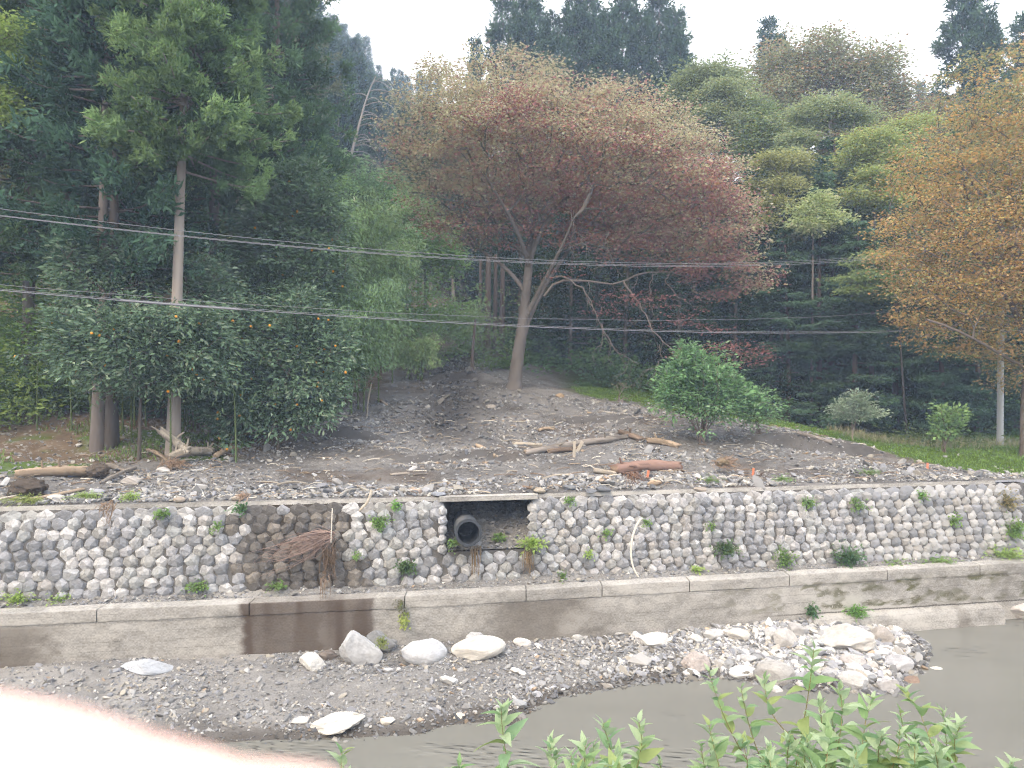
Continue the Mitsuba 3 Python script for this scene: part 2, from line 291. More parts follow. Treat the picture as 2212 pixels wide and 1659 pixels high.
for k, (a, b) in enumerate(zip(cuts, cuts[1:])):
    put(key('river_wall__coping'), strip(a + .012, b - .012, [(.0, 1.305), (-.012, 1.33), (-.008, 1.57), (.015, 1.595), (.44, 1.60), (.45, 1.305)], jag=.028, seed=k), 'concrete_mat', smooth=40)
ft = lab('footing', 'pale rounded concrete footing along the river wall at the water', 'footing')
put('footing', strip(8.0, 13.75, [(-.40, -.5), (-.36, .30), (-.24, .46), (.0, .50), (.034, .50), (.034, -.5)], jag=.05, seed=9), 'concrete_mat', smooth=40)

# the gravel strip between the two walls
bx = np.arange(-26, 30, .12); bs = np.linspace(0, 1, 9)
def ledge_z(x, s):
    q = np.stack([x, s, x * 0], -1); lip = .16 * np.exp(-((x - 1.2) / 1.4) ** 2)
    return 1.585 + sst(.05, 1, s) * (.10 + .10 * fb(q * np.array([1.3, 2, 1]), 3, 5) + lip)
Xb, Sb = np.meshgrid(bx, bs); v = np.stack([Xb, Yl(Xb) + .40 + Sb * .62, ledge_z(Xb, Sb)], -1)
w = len(bx); i, j = np.meshgrid(np.arange(8), np.arange(w - 1), indexing='ij'); a = (i * w + j).ravel()
put('ledge', (v.reshape(-1, 3), np.stack([a, a + 1, a + w + 1, a + w], 1)), 'bar_mat', smooth=True)
lab('ledge', 'narrow gravel ledge between the river wall and the stone walls', 'ledge', kind='structure')

# ---------------------------------------------------------------- stone walls
OX0, OX1, OZ = -1.74, .52, 2.42              # the culvert opening
def frame(x):
    s = .155 if x < -2.62 else .201
    t = unit(np.array([1, s, 0.])); up = unit(np.array([0, Yt(x) - Yb(x), ZT - ZB])); up = unit(up - (up @ t) * t); n = np.cross(t, up)
    return t, up, n
def wall_pt(x, z, out=0.0):
    t, up, n = frame(x)
    return np.array([x, float(Yb(x) + (z - ZB) / (ZT - ZB) * (Yt(x) - Yb(x))), z]) + n * out
def slab(x0, x1, z0, z1, back=.3, jag=.012, seed=1):
    xs = np.linspace(x0, x1, max(2, int((x1 - x0) / .1))); zs = np.linspace(z0, z1, max(2, int((z1 - z0) / .12)))
    fr = np.array([[wall_pt(x, z, -.075) for x in xs] for z in zs]); fr[..., 1] += jag * (fb(fr * 6, 2, seed) - .5) * 2
    bk = fr.copy(); bk[..., 1] = np.array([float(Yt(x)) + .10 + back for x in xs])[None]
    n, w = fr.shape[:2]; v = np.concatenate([fr.reshape(-1, 3), bk.reshape(-1, 3)]); o = n * w
    i, j = np.meshgrid(np.arange(n - 1), np.arange(w - 1), indexing='ij'); a = (i * w + j).ravel(); f = [np.stack([a, a + 1, a + w + 1, a + w], 1)]
    top = (n - 1) * w + np.arange(w - 1); f.append(np.stack([top, top + 1, top + 1 + o, top + o], 1))
    lo = np.arange(n - 1) * w; f.append(np.stack([lo + w, lo, lo + o, lo + w + o][::-1], 1)[:, ::-1]); hi = lo + w - 1; f.append(np.stack([hi, hi + w, hi + w + o, hi + o], 1)[:, ::1])
    return v, np.vstack(f)
SR = np.random.RandomState(7)
def stone_variant(r):
    """a roughly dressed stone face: a bulging irregular polygon that tapers back into the mortar"""
    k = r.choice([5, 6, 6, 7]); an = np.linspace(0, 2 * np.pi, k, endpoint=False) + r.uniform(-.25, .25, k) + np.pi / 2 + r.normal(0, .12)
    ra = r.uniform(.94, 1.16, k); rim = np.stack([np.cos(an) * ra, np.sin(an) * ra, np.full(k, 0.)], 1)
    mid = np.stack([np.cos(an + .2) * ra * .74, np.sin(an + .2) * ra * .74, r.uniform(.30, .55, k)], 1)
    topn = r.randint(2, 4); ta = r.uniform(0, 6.28, topn)
    top = np.stack([np.cos(ta) * r.uniform(.1, .4, topn), np.sin(ta) * r.uniform(.1, .4, topn), r.uniform(.66, .86, topn)], 1)
    back = np.stack([np.cos(an) * ra * .8, np.sin(an) * ra * .8, np.full(k, -.8)], 1)
    v, f = hull(np.vstack([rim, mid, top, back]))
    return v, f
tones = [(.50, .495, .48), (.60, .595, .575), (.40, .405, .41), (.33, .335, .345), (.46, .46, .45), (.52, .515, .505), (.43, .42, .40), (.37, .375, .39), (.58, .57, .55), (.48, .48, .48), (.45, .43, .40), (.29, .295, .305)]
shapes_ = [mikit.ply(stone_variant(SR)) for _ in range(24)]
def stone(r, wet=False, dim=1.0):
    t = np.array(tones[r.randint(12) if not wet else r.randint(4)]) * np.array([.715, .73, .755]) * (np.array([.47, .43, .38]) if wet else 1); return {**shapes_[r.randint(24)], 'bsdf': {'type': 'ref', 'id': tint('stone', t)}}, t
def damp_at(x, z):
    lo, hi = -6.3 - .25 * (z - 2), -3.55 - .45 * (z - 1.6)
    return sst(lo - .5, lo + .3, x) * sst(hi + .5, hi - .3, x)
def lay(thing, x0, x1, z0, z1, most, seed, top=True, sc=1.0):
    """courses of stones; each a part, the farthest joined as one"""
    r = np.random.RandomState(seed); todo = []; row = 0; z = z0
    while z < z1:
        pitch = .335 * sc; x = x0 + (.5 * pitch if row % 2 else 0) + .1
        while x < x1 - .08:
            w = pitch * r.uniform(.92, 1.10); xx = x + r.normal(0, .012); zz = z + r.normal(0, .010)
            wetq = r.rand() < damp_at(xx, zz)
            todo.append((xx, zz, w * .522 * r.uniform(.95, 1.06), .176 * sc * r.uniform(.95, 1.07), .15 * r.uniform(.85, 1.25), r.normal(0, .16) + (.12 if x > 0 else -.05), stone(r, wetq)))
            x += w * .985
        z += .232 * sc; row += 1
    if top:
        x = x0 + .15
        while x < x1 - .05:
            w = r.uniform(.28, .46)
            todo.append((x + w / 2 - .1, z1 + .115, w * .60, .165, .085 * r.uniform(.8, 1.2), r.normal(0, .05), stone(r, r.rand() < damp_at(x, 3.2) * .8, .82))); x += w
    todo.sort(key=lambda q: abs(q[0]) if q[0] > -13 else 99); rest = MB()
    from meshkit import WRITTEN
    for k, (x, z, a, b, c, rot, m) in enumerate(todo):
        t, up, n = frame(x); p = wall_pt(x, z, -.085); cr, sr = math.cos(rot), math.sin(rot)
        M = np.eye(4); M[:3, 0] = (t * cr + up * sr) * a; M[:3, 1] = (up * cr - t * sr) * b; M[:3, 2] = n * c; M[:3, 3] = p
        if k < most: scene[key(thing + '__stone')] = {**m[0], 'to_world': T(M)}
        else:
            vv, ff = WRITTEN[m[0]['filename']][:2]; rest.add(vv @ M[:3, :3].T + M[:3, 3], ff, m[1])
    if rest.v: lab(rest.put(thing + '__far_stones', 'stone_paint'), kind='stuff')
sw = lab(key('stone_wall'), 'battered wall of rounded grey stones, left of the culvert, stained brown where water ran over', 'wall')
put(sw + '__mortar', slab(-26, OX0, 1.2, 3.70), 'mortar_mat'); lay(sw, -26, OX0 - .02, 1.74, 3.45, 300, 11)
put(sw + '__cap', slab(-26, OX0 - .02, 3.70, 3.80, back=.02, jag=.02), 'concrete_mat')
sw2 = lab(key('stone_wall'), 'battered wall of pale grey stones with weeds, right of the culvert', 'wall')
put(sw2 + '__mortar', slab(OX1, 15.6, 1.2, 3.70, seed=2), 'mortar_mat'); lay(sw2, OX1 + .02, 15.5, 1.72, 3.45, 300, 12, sc=.93)
put(sw2 + '__cap', slab(OX1 + .02, 14.6, 3.70, 3.80, back=.02, jag=.02, seed=4), 'concrete_mat')
cv = lab('culvert', 'dark culvert opening with a concrete lintel between the two stone walls', 'culvert')
put('culvert__sill', slab(OX0 + .004, OX1 - .004, 1.2, OZ, back=3.2, seed=3), 'mortar_mat'); lay('culvert', OX0 + .02, OX1 - .02, 1.74, 2.36, 99, 13, top=False)
def yw(x, z): return wall_pt(x, z)[1]
yf = yw(-.6, 3.7)
sl = .19
def skew(c, s, bev=.01):
    v, f = box((0, 0, 0), s, bev=bev); v = v + c; v[:, 1] += sl * (v[:, 0] + .6); return v, f
put('culvert__lintel', skew((-.6, yf + 1.30, 3.735), (2.56, 2.75, .135), .012), 'concrete_mat', smooth=30)
for sx, x in ((1, OX0 - .14), (-1, OX1 + .14)): put(key('culvert__side_wall'), skew((x, yf + 1.62, 2.95), (.27, 2.9, 1.44), .01), 'mortar_mat')
put('culvert__back_wall', skew((-.6, yf + 3.0, 2.95), (2.6, .2, 1.5), .01), 'mortar_mat')
gx = np.linspace(OX0, OX1, 40); gy = np.linspace(0, 2.95, 44); Xg, S = np.meshgrid(gx, gy); 
def cul_z(x, s): return OZ + .02 + .42 * sst(.1, 1.4, s) + .32 * sst(1.0, 2.4, s) + .12 * (fb(np.stack([x * 2, s * 2, x * 0], -1), 3, 6) - .5) * sst(0, .3, s) + .16 * sst(-.5, .4, x) * sst(.1, .7, s)
vv = np.stack([Xg, yw(-.6, OZ) + .06 + sl * (Xg + .6) + S, cul_z(Xg, S)], -1); w = 40; i, j = np.meshgrid(np.arange(43), np.arange(39), indexing='ij'); a = (i * w + j).ravel()
lab(put('culvert__gravel', (vv.reshape(-1, 3), np.stack([a, a + 1, a + w + 1, a + w], 1)), 'bar_mat', smooth=True), kind='stuff')
# stones dressed round the jambs
for side, x in ((-1, OX0 - .10), (1, OX1 + .10)):
    for k in range(5):
        for q in range(2 if side > 0 else 1):
            p = np.array([x - side * .11 + q * side * .02, yw(x, 2.45 + k * .24) + .04 + q * .36, 2.5 + k * .235]); M = np.eye(4); ang = .9 if q == 0 else 1.45
            t, up, n = frame(x); n2 = unit(n * math.cos(ang) - side * t * math.sin(ang)); t2 = np.cross(up, n2)
            M[:3, 0] = t2 * .17; M[:3, 1] = up * .14; M[:3, 2] = n2 * .10; M[:3, 3] = p - n2 * .03
            scene[key('culvert__stone')] = {**stone(SR)[0], 'to_world': T(M)}
# corrugated pipe
def revolve(prof, axis0, axis1, n=40):
    a0, a1 = np.asarray(axis0, float), np.asarray(axis1, float); d = unit(a1 - a0); x = unit(np.cross(d, [0, 0, 1.])); y = np.cross(x, d)
    an = np.arange(n) * 2 * np.pi / n; ring = np.cos(an)[:, None] * x + np.sin(an)[:, None] * y
    v = np.array([a0 + d * s + ring * r for s, r in prof]); m = len(prof); i, j = np.meshgrid(np.arange(m - 1), np.arange(n), indexing='ij')
    q = np.stack([i * n + j, i * n + (j + 1) % n, (i + 1) * n + (j + 1) % n, (i + 1) * n + j], -1).reshape(-1, 4)
    return v.reshape(-1, 3), q
scene['plastic'] = {'type': 'twosided', 'bsdf': {'type': 'principled', 'base_color': {'type': 'rgb', 'value': [.040, .046, .055]}, 'roughness': .38, 'specular': .5}}
pf, pb = P(1012, 1151, 18.75), P(1001, 1127, 21.2); pf[2] -= .0; L = np.linalg.norm(pf - pb)
outer = [(s, .315 + .012 * (1 if (k % 4) in (1, 2) else -1)) for k, s in enumerate(np.linspace(0, L - .06, 150))]
prof = outer + [(L - .06, .335), (L, .335), (L, .268), (L - .03, .262), (.1, .262), (0.1, .0)]
put('drain_pipe', revolve(prof, pb, pf), 'plastic', smooth=40); lab('drain_pipe', 'black corrugated plastic pipe sticking out of the culvert', 'pipe')

# ---------------------------------------------------------------- gravel
def pebble_bases(r, n=10, k=9, flat=.62):
    out = []
    for _ in range(n):
        p = unit(r.normal(size=(k, 3))) * r.uniform(.8, 1.1, (k, 1)) * np.array([1, r.uniform(.6, .95), r.uniform(.35, flat)])
        out.append(hull(p))
    return out
def scatter(k, pos, size, col, r, bases, tilt=.35, sink=.25, bsdf='stone_paint'):
    mb = MB(); which = r.randint(len(bases), size=len(pos)); az = r.uniform(0, 6.283, len(pos)); tx, ty = r.normal(0, tilt, (2, len(pos)))
    for b, (v, f) in enumerate(bases):
        m = which == b; n = m.sum()
        if not n: continue
        c, s = np.cos(az[m]), np.sin(az[m]); q = v[None] * size[m][:, None, None]
        q = np.stack([q[..., 0] * c[:, None] - q[..., 1] * s[:, None], q[..., 0] * s[:, None] + q[..., 1] * c[:, None], q[..., 2]], -1)
        q[..., 2] += q[..., 0] * tx[m][:, None] + q[..., 1] * ty[m][:, None]
        q += (pos[m] + np.array([0, 0, 1.]) * (size[m] * sink)[:, None])[:, None]
        ff = (f[None] + (np.arange(n) * len(v))[:, None, None]).reshape(-1, 3)
        mb.add(q.reshape(-1, 3), ff, np.repeat(col[m], len(v), 0))
    return mb.put(k, bsdf)
PAL = np.array([(.24, .24, .24), (.33, .33, .325), (.16, .165, .17), (.42, .41, .39), (.20, .205, .22), (.28, .265, .235), (.52, .50, .465), (.12, .12, .12), (.30, .235, .175), (.23, .235, .25), (.37, .35, .32)])
PW = np.array([.21, .15, .16, .035, .15, .13, .014, .07, .014, .08, .01]); PW = PW / PW.sum()
def tones_of(r, n, dark=1.0): return 1.2 * PAL[r.choice(len(PAL), n, p=PW)] * r.uniform(.8, 1.2, (n, 1)) * np.broadcast_to(dark, n)[:, None]
r = np.random.RandomState(21); bases = pebble_bases(r, 12)
n = 54000; x = r.uniform(-15, 17, n); s = 13.2 * r.rand(n) ** 1.15; y = Yt(x) + .18 + s
dens = .15 + .95 * sst(.38, .62, fb(np.stack([x * .45, y * .7, x * 0], -1), 3, 31)); dens *= np.where(s < 1.6, 1.6, 1)
smooth = np.exp(-((s - 2.6 - .05 * x) / .55) ** 2) * sst(-9, -4, x); dens *= 1 - .85 * smooth
gb = np.interp(x, *zip(*GRASS)); lb = np.interp(y, *zip(*LEFT)); edge = sst(.8, -.6, (y - gb) * (x > 3)) * sst(-1.5, .8, x - lb)
keep = (r.rand(n) < dens * (.02 + .98 * edge)); x, y, s = x[keep], y[keep], s[keep]; n = len(x)
m = 4200; yy = r.uniform(31, 64, m); x = np.r_[x, xc(yy) + r.normal(0, 1.7, m)]; y = np.r_[y, yy]; s = np.r_[s, yy * 0 + 9]; m = 2600; xx = r.uniform(-20, -8.5, m); yy = Yt(xx) + r.uniform(.5, 11, m); x, y, s = np.r_[x, xx], np.r_[y, yy], np.r_[s, yy * 0 + 9]; n = len(x)
chan = np.exp(-((x - xc(y)) / 1.7) ** 2) * sst(25, 29, y) * sst(46, 40, y)
size = np.exp(r.normal(-3.26, .52, n)) * (1 + .35 * (s < 1.6)) * (1 + .5 * chan); size = np.clip(size, .02, .24)
scatter('rubble', np.stack([x, y, H(x, y)], -1), size, tones_of(r, n, 1 - .68 * chan), r, bases)
lab('rubble', 'grey angular rubble strewn over the debris fan', 'rubble', kind='stuff')
n = 64000; x = r.uniform(-14, 13, n); y = r.uniform(12.4, 21.2, n); z = Zb(x, y); k = (y < Yl(x) + .03) & (z > -.04); x, y, z = x[k], y[k], z[k]
sand = sst(.48, .6, fb(np.stack([x * .6, y * 1.2, x * 0], -1), 3, 33)) * sst(1, -3, x); dn = (1 - .6 * sand) * np.where(x > 0, 1.0, .9); k = r.rand(len(x)) < dn; x, y, z = x[k], y[k], z[k]; n = len(x)
size = np.exp(r.normal(-3.5, .46, n)) * (1 + .55 * sst(-1, 4, x)) * (1 + .3 * sst(5, 8, x)); size = np.clip(size, .012, .17)
big = (r.rand(n) < .02); size[big] *= 1.9
c = tones_of(r, n, 1.0) * (1 + .38 * sst(2, 6, x))[:, None]; c = c * np.where(z < .05, .55, 1)[:, None]
rb = pebble_bases(r, 10, 12, .55)
scatter('gravel', np.stack([x, y, z], -1), size, c, r, rb); lab('gravel', 'grey gravel and pebbles covering the river bar', 'gravel', kind='stuff')
n = 420; x = np.r_[r.uniform(4.5, 10.6, 330), r.uniform(-3, 5, 90)]; y = r.uniform(14.5, 20.6, n); z = Zb(x, y); m_ = (y < Yl(x) - .08) & (z > .03); x, y, z = x[m_], y[m_], z[m_]; n = len(x)
scatter('cobbles', np.stack([x, y, z], -1), np.exp(r.normal(-2.35, .32, n)), tones_of(r, n) * 1.5, r, pebble_bases(r, 10, 34, .62), .2, .12); lab('cobbles', 'rounded pale cobbles lying among the boulders of the bar', 'cobbles', kind='stuff')
n = 4500; x = r.uniform(-14, 16, n); s = r.uniform(.05, 1, n); y = Yl(x) + .4 + s * .62; size = np.clip(np.exp(r.normal(-3.6, .5, n)), .012, .12)
scatter('ledge_gravel', np.stack([x, y, ledge_z(x, s)], -1), size, tones_of(r, n), r, bases); lab('ledge_gravel', 'small broken stones lying on the narrow ledge', 'gravel', kind='stuff')
n = 1100; x = r.uniform(OX0, OX1, n); s = r.uniform(.0, 2.9, n); 
mbk = scatter('culvert__rubble', np.stack([x, yw(-.6, OZ) + .06 + sl * (x + .6) + s, cul_z(x, s)], -1), np.clip(np.exp(r.normal(-3.1, .45, n)), .02, .13), tones_of(r, n, .8), r, bases); lab('culvert__rubble', kind='stuff')

# ---------------------------------------------------------------- trees: builders
def skeleton(stems, targets, r, seg=.5, alpha=.30, tip=.008, power=2.1, first=.45):
    """limbs that grow from the stems to every target; returns segments with radii. stems: lists of points with a radius each"""
    pos, par, pl, rad, ok = [], [], [], [], []
    for st in stems:
        st = np.asarray(st, float); start = len(pos); base = None
        if start: base = int(np.argmin(np.linalg.norm(np.array(pos) - st[0, :3], axis=1)))
        for k, q in enumerate(st):
            pos.append(q[:3]); par.append((len(pos) - 2 if k else (-1 if base is None else base))); rad.append(q[3]); ok.append(k >= len(st) * first)
            pl.append(0 if par[-1] < 0 else pl[par[-1]] + np.linalg.norm(pos[-1] - pos[par[-1]]))
    ns = len(pos); cap = ns + sum(int(np.linalg.norm(t - pos[-1]) / seg) + 3 for t in targets) + 10
    A = np.zeros((cap, 3)); A[:ns] = pos; L = np.full(cap, 1e9); L[:ns] = np.where(ok, pl, 1e6); TL = np.zeros(cap); TL[:ns] = pl; pr = -np.ones(cap, int); pr[:ns] = par; n = ns; tips = []
    c = A[:ns][np.array(ok)].mean(0); order = np.argsort(np.linalg.norm(targets - c, axis=1))
    for t in targets[order]:
        d = np.linalg.norm(A[:n] - t, axis=1); k = int(np.argmin(d + alpha * np.minimum(L[:n], 1e6) + np.where(A[:n, 2] > t[2] + .4, .5, 0)))
        dk = d[k]; m = max(1, int(dk / seg)); dirn = unit(A[k] - A[pr[k]]) if pr[k] >= 0 else np.array([0, 0, 1.])
        ctl = A[k] + dirn * dk * .35 + r.normal(0, .06, 3) * dk; s = np.linspace(0, 1, m + 1)[1:, None]
        path = (1 - s) ** 2 * A[k] + 2 * s * (1 - s) * ctl + s * s * t + (r.normal(0, .035, (m, 3)) * seg if m > 1 else 0)
        if n + m >= cap: break
        prev = k
        for q in path: A[n] = q; pr[n] = prev; L[n] = TL[n] = TL[prev] + np.linalg.norm(q - A[prev]); prev = n; n += 1
        tips.append(prev)
    cnt = np.zeros(n); cnt[tips] = 1
    for k in range(n - 1, -1, -1):
        if pr[k] >= 0: cnt[pr[k]] += cnt[k]
    R = tip * np.maximum(cnt, 1) ** (1 / power); R[:ns] = rad
    e = np.nonzero(pr[:n] >= 0)[0]
    ra = np.where((e >= ns) & (pr[e] < ns), np.minimum(R[pr[e]], R[e] * 1.5), R[pr[e]])
    return A[pr[e]], A[e], np.minimum(ra, np.maximum(R[e] * 1.6, .01)), R[e], A[tips], unit(A[tips] - A[pr[tips]]), e < ns

def limbs(k_trunk, k_limbs, sk, r, col=(.16, .14, .12)):
    a, b, ra, rb, _, _, st = sk
    for k, m, sides in ((k_trunk, st | (rb > .07), 8), (k_limbs, ~(st | (rb > .07)), 4)):
        if not m.any(): continue
        mb = MB(); v, f = segs(a[m], b[m], ra[m], rb[m], sides)
        if k is k_limbs: mb.add(v, f, col); mb.plain(k, 'bark', True); continue
        tone = np.asarray(col) * (1 + .5 * (fb(v * np.array([9, 9, 2.5]), 2, 7)[:, None] - .5) + .5 * (fb(v * 1.2, 2, 3)[:, None] - .5))
        mb.add(v, f, tone); mb.put(k, 'bark', smooth=True)

def spray(tips, n, sxy, sz, L, W, colf, r, droop=0.0, up=1.0, fold=.22, axis=None):
    """n leaves about each tip, mostly lying flat in layers"""
    p = np.repeat(tips, n, 0); off = r.normal(size=(len(p), 3)) * np.array([sxy, sxy, sz]); p = p + off
    d = off * np.array([1, 1, .3]) + r.normal(0, .5 * sxy, (len(p), 3)) * np.array([1, 1, .5]) + np.array([0, 0, -droop * sxy])
    if axis is not None: d = d + np.repeat(axis, n, 0) * sxy
    nrm = np.array([0, 0, up]) + r.normal(0, .6, (len(p), 3)); sz_ = r.uniform(.7, 1.3, len(p))
    v, f = leaves(p, d, nrm, L * sz_, W * sz_, fold)
    return v, f, np.repeat(colf(p, np.repeat(np.arange(len(tips)), n)), 4, 0)

def in_poly(poly, y, n, r, depth=6.0, shell=.5, slope=1.15):
    """points inside a crown whose outline, seen from the river at depth y, is poly; as deep as it is wide"""
    g = shapely.Polygon([((u - 1106) / F * y, CZ - (v - 829.5) / F * y) for u, v in poly]); x0, z0, x1, z1 = g.bounds; out = []
    shapely.prepare(g)
    while len(out) < n:
        q = np.stack([r.uniform(x0, x1, 4 * n), r.uniform(z0, z1, 4 * n)], 1); q = q[shapely.contains_xy(g, q[:, 0], q[:, 1])]
        d = shapely.distance(g.boundary, shapely.points(q)); h = np.minimum(depth, slope * d + .4); s = r.uniform(-1, 1, len(q)); s = np.sign(s) * np.abs(s) ** shell
        k = r.rand(len(q)) < h / depth; yy = y + s * h
        out += list(np.stack([q[:, 0] * (yy / y) ** .0, yy, q[:, 1]], 1)[k])
    return np.array(out[:n])
def in_balls(balls, n, r, shell=.45):
    """points in flattened balls (u, v, half width, half height in pixels, depth y[, half depth in m])"""
    out = []; wts = np.array([b[2] * b[3] * b[4] ** 2 for b in balls], float); wts /= wts.sum()
    for b, m in zip(balls, np.maximum(3, (wts * n).astype(int))):
        c = P(b[0], b[1], b[4]); rx, rz = b[2] / F * b[4], b[3] / F * b[4]; ry = b[5] if len(b) > 5 else rx * .85
        d = unit(r.normal(size=(m, 3))) * (r.rand(m, 1) ** shell); d = d * (1 + .5 * r.normal(size=(m, 1)) * (r.rand(m, 1) < .35)); out.append(c + d * [rx, ry, rz * 1.35] + [0, 0, -.12] * (d[:, :1] ** 2 + d[:, 1:2] ** 2) * rx)
    return np.vstack(out)
def jit(r, n, s): return 1 + r.normal(0, s, (n, 1))

def plant(name, label, cat, group, stems, targets, r, leaf_n, sxy, sz, L, W, colf, mat='leaf', bark=(.16, .14, .12), seg=.5, tip=.008, alpha=.3, droop=.2, k=None, extra=None, power=2.1, first=.45, bare=0.0, axis=False):
    k = lab(k or key(name), label, cat, group); sk = skeleton(stems, targets, r, seg, alpha, tip, power, first)
    limbs(k + '__trunk', k + '__branches', sk, r, bark); mb = MB(); tips, dirs = sk[4], sk[5]
    if bare: m = r.rand(len(tips)) > bare; tips, dirs = tips[m], dirs[m]
    mb.add(*spray(tips, leaf_n, sxy, sz, L, W, colf, r, droop, axis=dirs if axis else None))
    if extra: extra(mb)
    mb.put(k + '__crown', mat)
    return k, tips
def stem(pts, r0, r1, y=None, n=9):
    q = spline([P(*p) if len(p) == 3 else P(p[0], p[1], y) for p in pts], n); return np.hstack([q, np.linspace(r0, r1, n)[:, None]])

def cedar_mesh(seed, h=20.0, cb=.25, R=2.6, nb=110, tufts=7, blades=26, L=.34, W=.055, dark=(.022, .043, .026), light=(.065, .105, .04), shape=.75, sag=.35, tw=.30):
    r = np.random.RandomState(seed); zt = np.sort(cb + (1 - cb) * r.rand(nb) ** .9) * h * .985; az = np.arange(nb) * 2.4 + r.normal(0, .5, nb)
    rel = (zt / h - cb) / (1 - cb); ln = R * (np.clip(1 - rel, 0.02, 1) ** shape) * r.uniform(.6, 1.12, nb) * np.where(rel < .08, .75, 1) + .25
    P0, D, U, TC = [], [], [], []; ba, bb, br = [], [], []
    for z, a, l, q in zip(zt, az, ln, rel):
        o = np.array([math.cos(a), math.sin(a), 0]); lean = .25 - sag * (1 - q); s = np.linspace(0, 1, 5)
        c = np.array([0, 0, z]) + o * (s * l)[:, None] + np.array([0, 0, 1.]) * (lean * s * l + .28 * l * (s - .55).clip(0) ** 2 * 2)[:, None]
        ba.append(c[:-1]); bb.append(c[1:]); br.append(np.linspace(.035, .008, 5)[:-1] * (.5 + l / R))
        m = max(2, int(tufts * (.35 + .65 * l / R))); t = r.uniform(.22, 1.02, m) ** .8
        cc = np.array([np.interp(t, s, c[:, i]) for i in range(3)]).T; side = np.array([-o[1], o[0], 0])
        cc += side * r.normal(0, tw, (m, 1)) * (.4 + .35 * l * (1.15 - t)[:, None]) + np.array([0, 0, 1]) * r.normal(-.05, .13, (m, 1))
        tone = r.uniform(.7, 1.2) ; P0.append(cc); D.append(np.tile(o, (m, 1))); U.append(t); TC.append(np.full(m, tone) * r.uniform(.8, 1.2, m))
    cc, D, U, TC = np.vstack(P0), np.vstack(D), np.concatenate(U), np.concatenate(TC); n = len(cc)
    p = np.repeat(cc, blades, 0) + r.normal(0, .13, (n * blades, 3)) * (L / .34); d = np.repeat(D, blades, 0) * .75 + np.array([0, 0, .25]) + r.normal(0, .62, (n * blades, 3))
    v, f = leaves(p, d, np.array([0, 0, 1.]) + r.normal(0, .6, p.shape), L * r.uniform(.6, 1.2, len(p)), W * r.uniform(.7, 1.3, len(p)), .15)
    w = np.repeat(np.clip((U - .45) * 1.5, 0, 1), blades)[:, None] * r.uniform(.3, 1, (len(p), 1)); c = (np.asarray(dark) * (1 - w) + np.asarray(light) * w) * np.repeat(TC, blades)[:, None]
    tr = np.array([[.12 * math.sin(t * 3 + seed), .12 * math.cos(t * 2.3 + seed), t * h] for t in np.linspace(-.03, 1, 14)]); k = np.linspace(-.03, 1, 14)
    tv, tf = tube(tr, (.0084 * h * (1 - k) ** .8 + .012) * np.where(k < .02, 1.45, np.where(k < .1, 1.12, 1)), 10, cap=False)
    bv, bf = segs(np.vstack(ba), np.vstack(bb), np.concatenate(br), np.concatenate(br) * .8, 3)
    return (v, f, np.repeat(c, 4, 0)), (np.vstack([tv, bv]), np.vstack([tf, bf + len(tv)]))
def bark_tone(v, base, s=1.0): return np.asarray(base) * (1 + .5 * (fb(v * np.array([8, 8, 1.2]) * s, 2, 5)[:, None] - .5) + .4 * (fb(v * .7 * s, 2, 2)[:, None] - .5))

groups_ = {}
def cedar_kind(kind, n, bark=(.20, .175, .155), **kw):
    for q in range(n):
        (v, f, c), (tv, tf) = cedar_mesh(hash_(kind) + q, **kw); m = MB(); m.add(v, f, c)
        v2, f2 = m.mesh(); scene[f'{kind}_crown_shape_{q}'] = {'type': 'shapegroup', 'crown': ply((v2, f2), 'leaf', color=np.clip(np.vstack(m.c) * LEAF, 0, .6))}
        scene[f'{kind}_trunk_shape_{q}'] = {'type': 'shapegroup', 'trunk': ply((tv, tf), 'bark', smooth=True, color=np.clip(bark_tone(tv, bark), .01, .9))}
    groups_[kind] = (n, kw.get('h', 20.0))
def hash_(s): return sum(ord(c) * (i + 3) for i, c in enumerate(s)) % 9973
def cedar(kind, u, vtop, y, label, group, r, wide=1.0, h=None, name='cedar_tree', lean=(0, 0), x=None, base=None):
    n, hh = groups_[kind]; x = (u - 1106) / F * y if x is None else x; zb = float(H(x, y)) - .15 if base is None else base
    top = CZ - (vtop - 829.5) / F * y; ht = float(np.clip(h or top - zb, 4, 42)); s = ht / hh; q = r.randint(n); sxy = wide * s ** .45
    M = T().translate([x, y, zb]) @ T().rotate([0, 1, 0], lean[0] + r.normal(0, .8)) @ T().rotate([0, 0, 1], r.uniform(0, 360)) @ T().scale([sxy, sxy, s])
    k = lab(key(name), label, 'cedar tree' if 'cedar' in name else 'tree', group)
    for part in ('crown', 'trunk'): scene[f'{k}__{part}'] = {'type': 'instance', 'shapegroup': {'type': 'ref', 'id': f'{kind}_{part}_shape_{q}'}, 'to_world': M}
    return k

# ---------------------------------------------------------------- cedars
r = np.random.RandomState(100)
cedar_kind('slope', 4, h=22.0, cb=.42, R=2.3, nb=95, tufts=7, blades=17, L=.55, W=.12, dark=(.040, .072, .050), light=(.085, .130, .068), bark=(.30, .27, .24))
cedar_kind('ridge', 4, h=24.0, cb=.15, R=3.6, nb=120, tufts=9, blades=15, L=.62, W=.17, dark=(.038, .068, .046), light=(.080, .130, .064), shape=.62)
cedar_kind('dark', 3, h=18.0, cb=.10, R=2.9, nb=110, tufts=8, blades=18, L=.42, W=.08, dark=(.026, .050, .032), light=(.055, .095, .045), shape=.6)
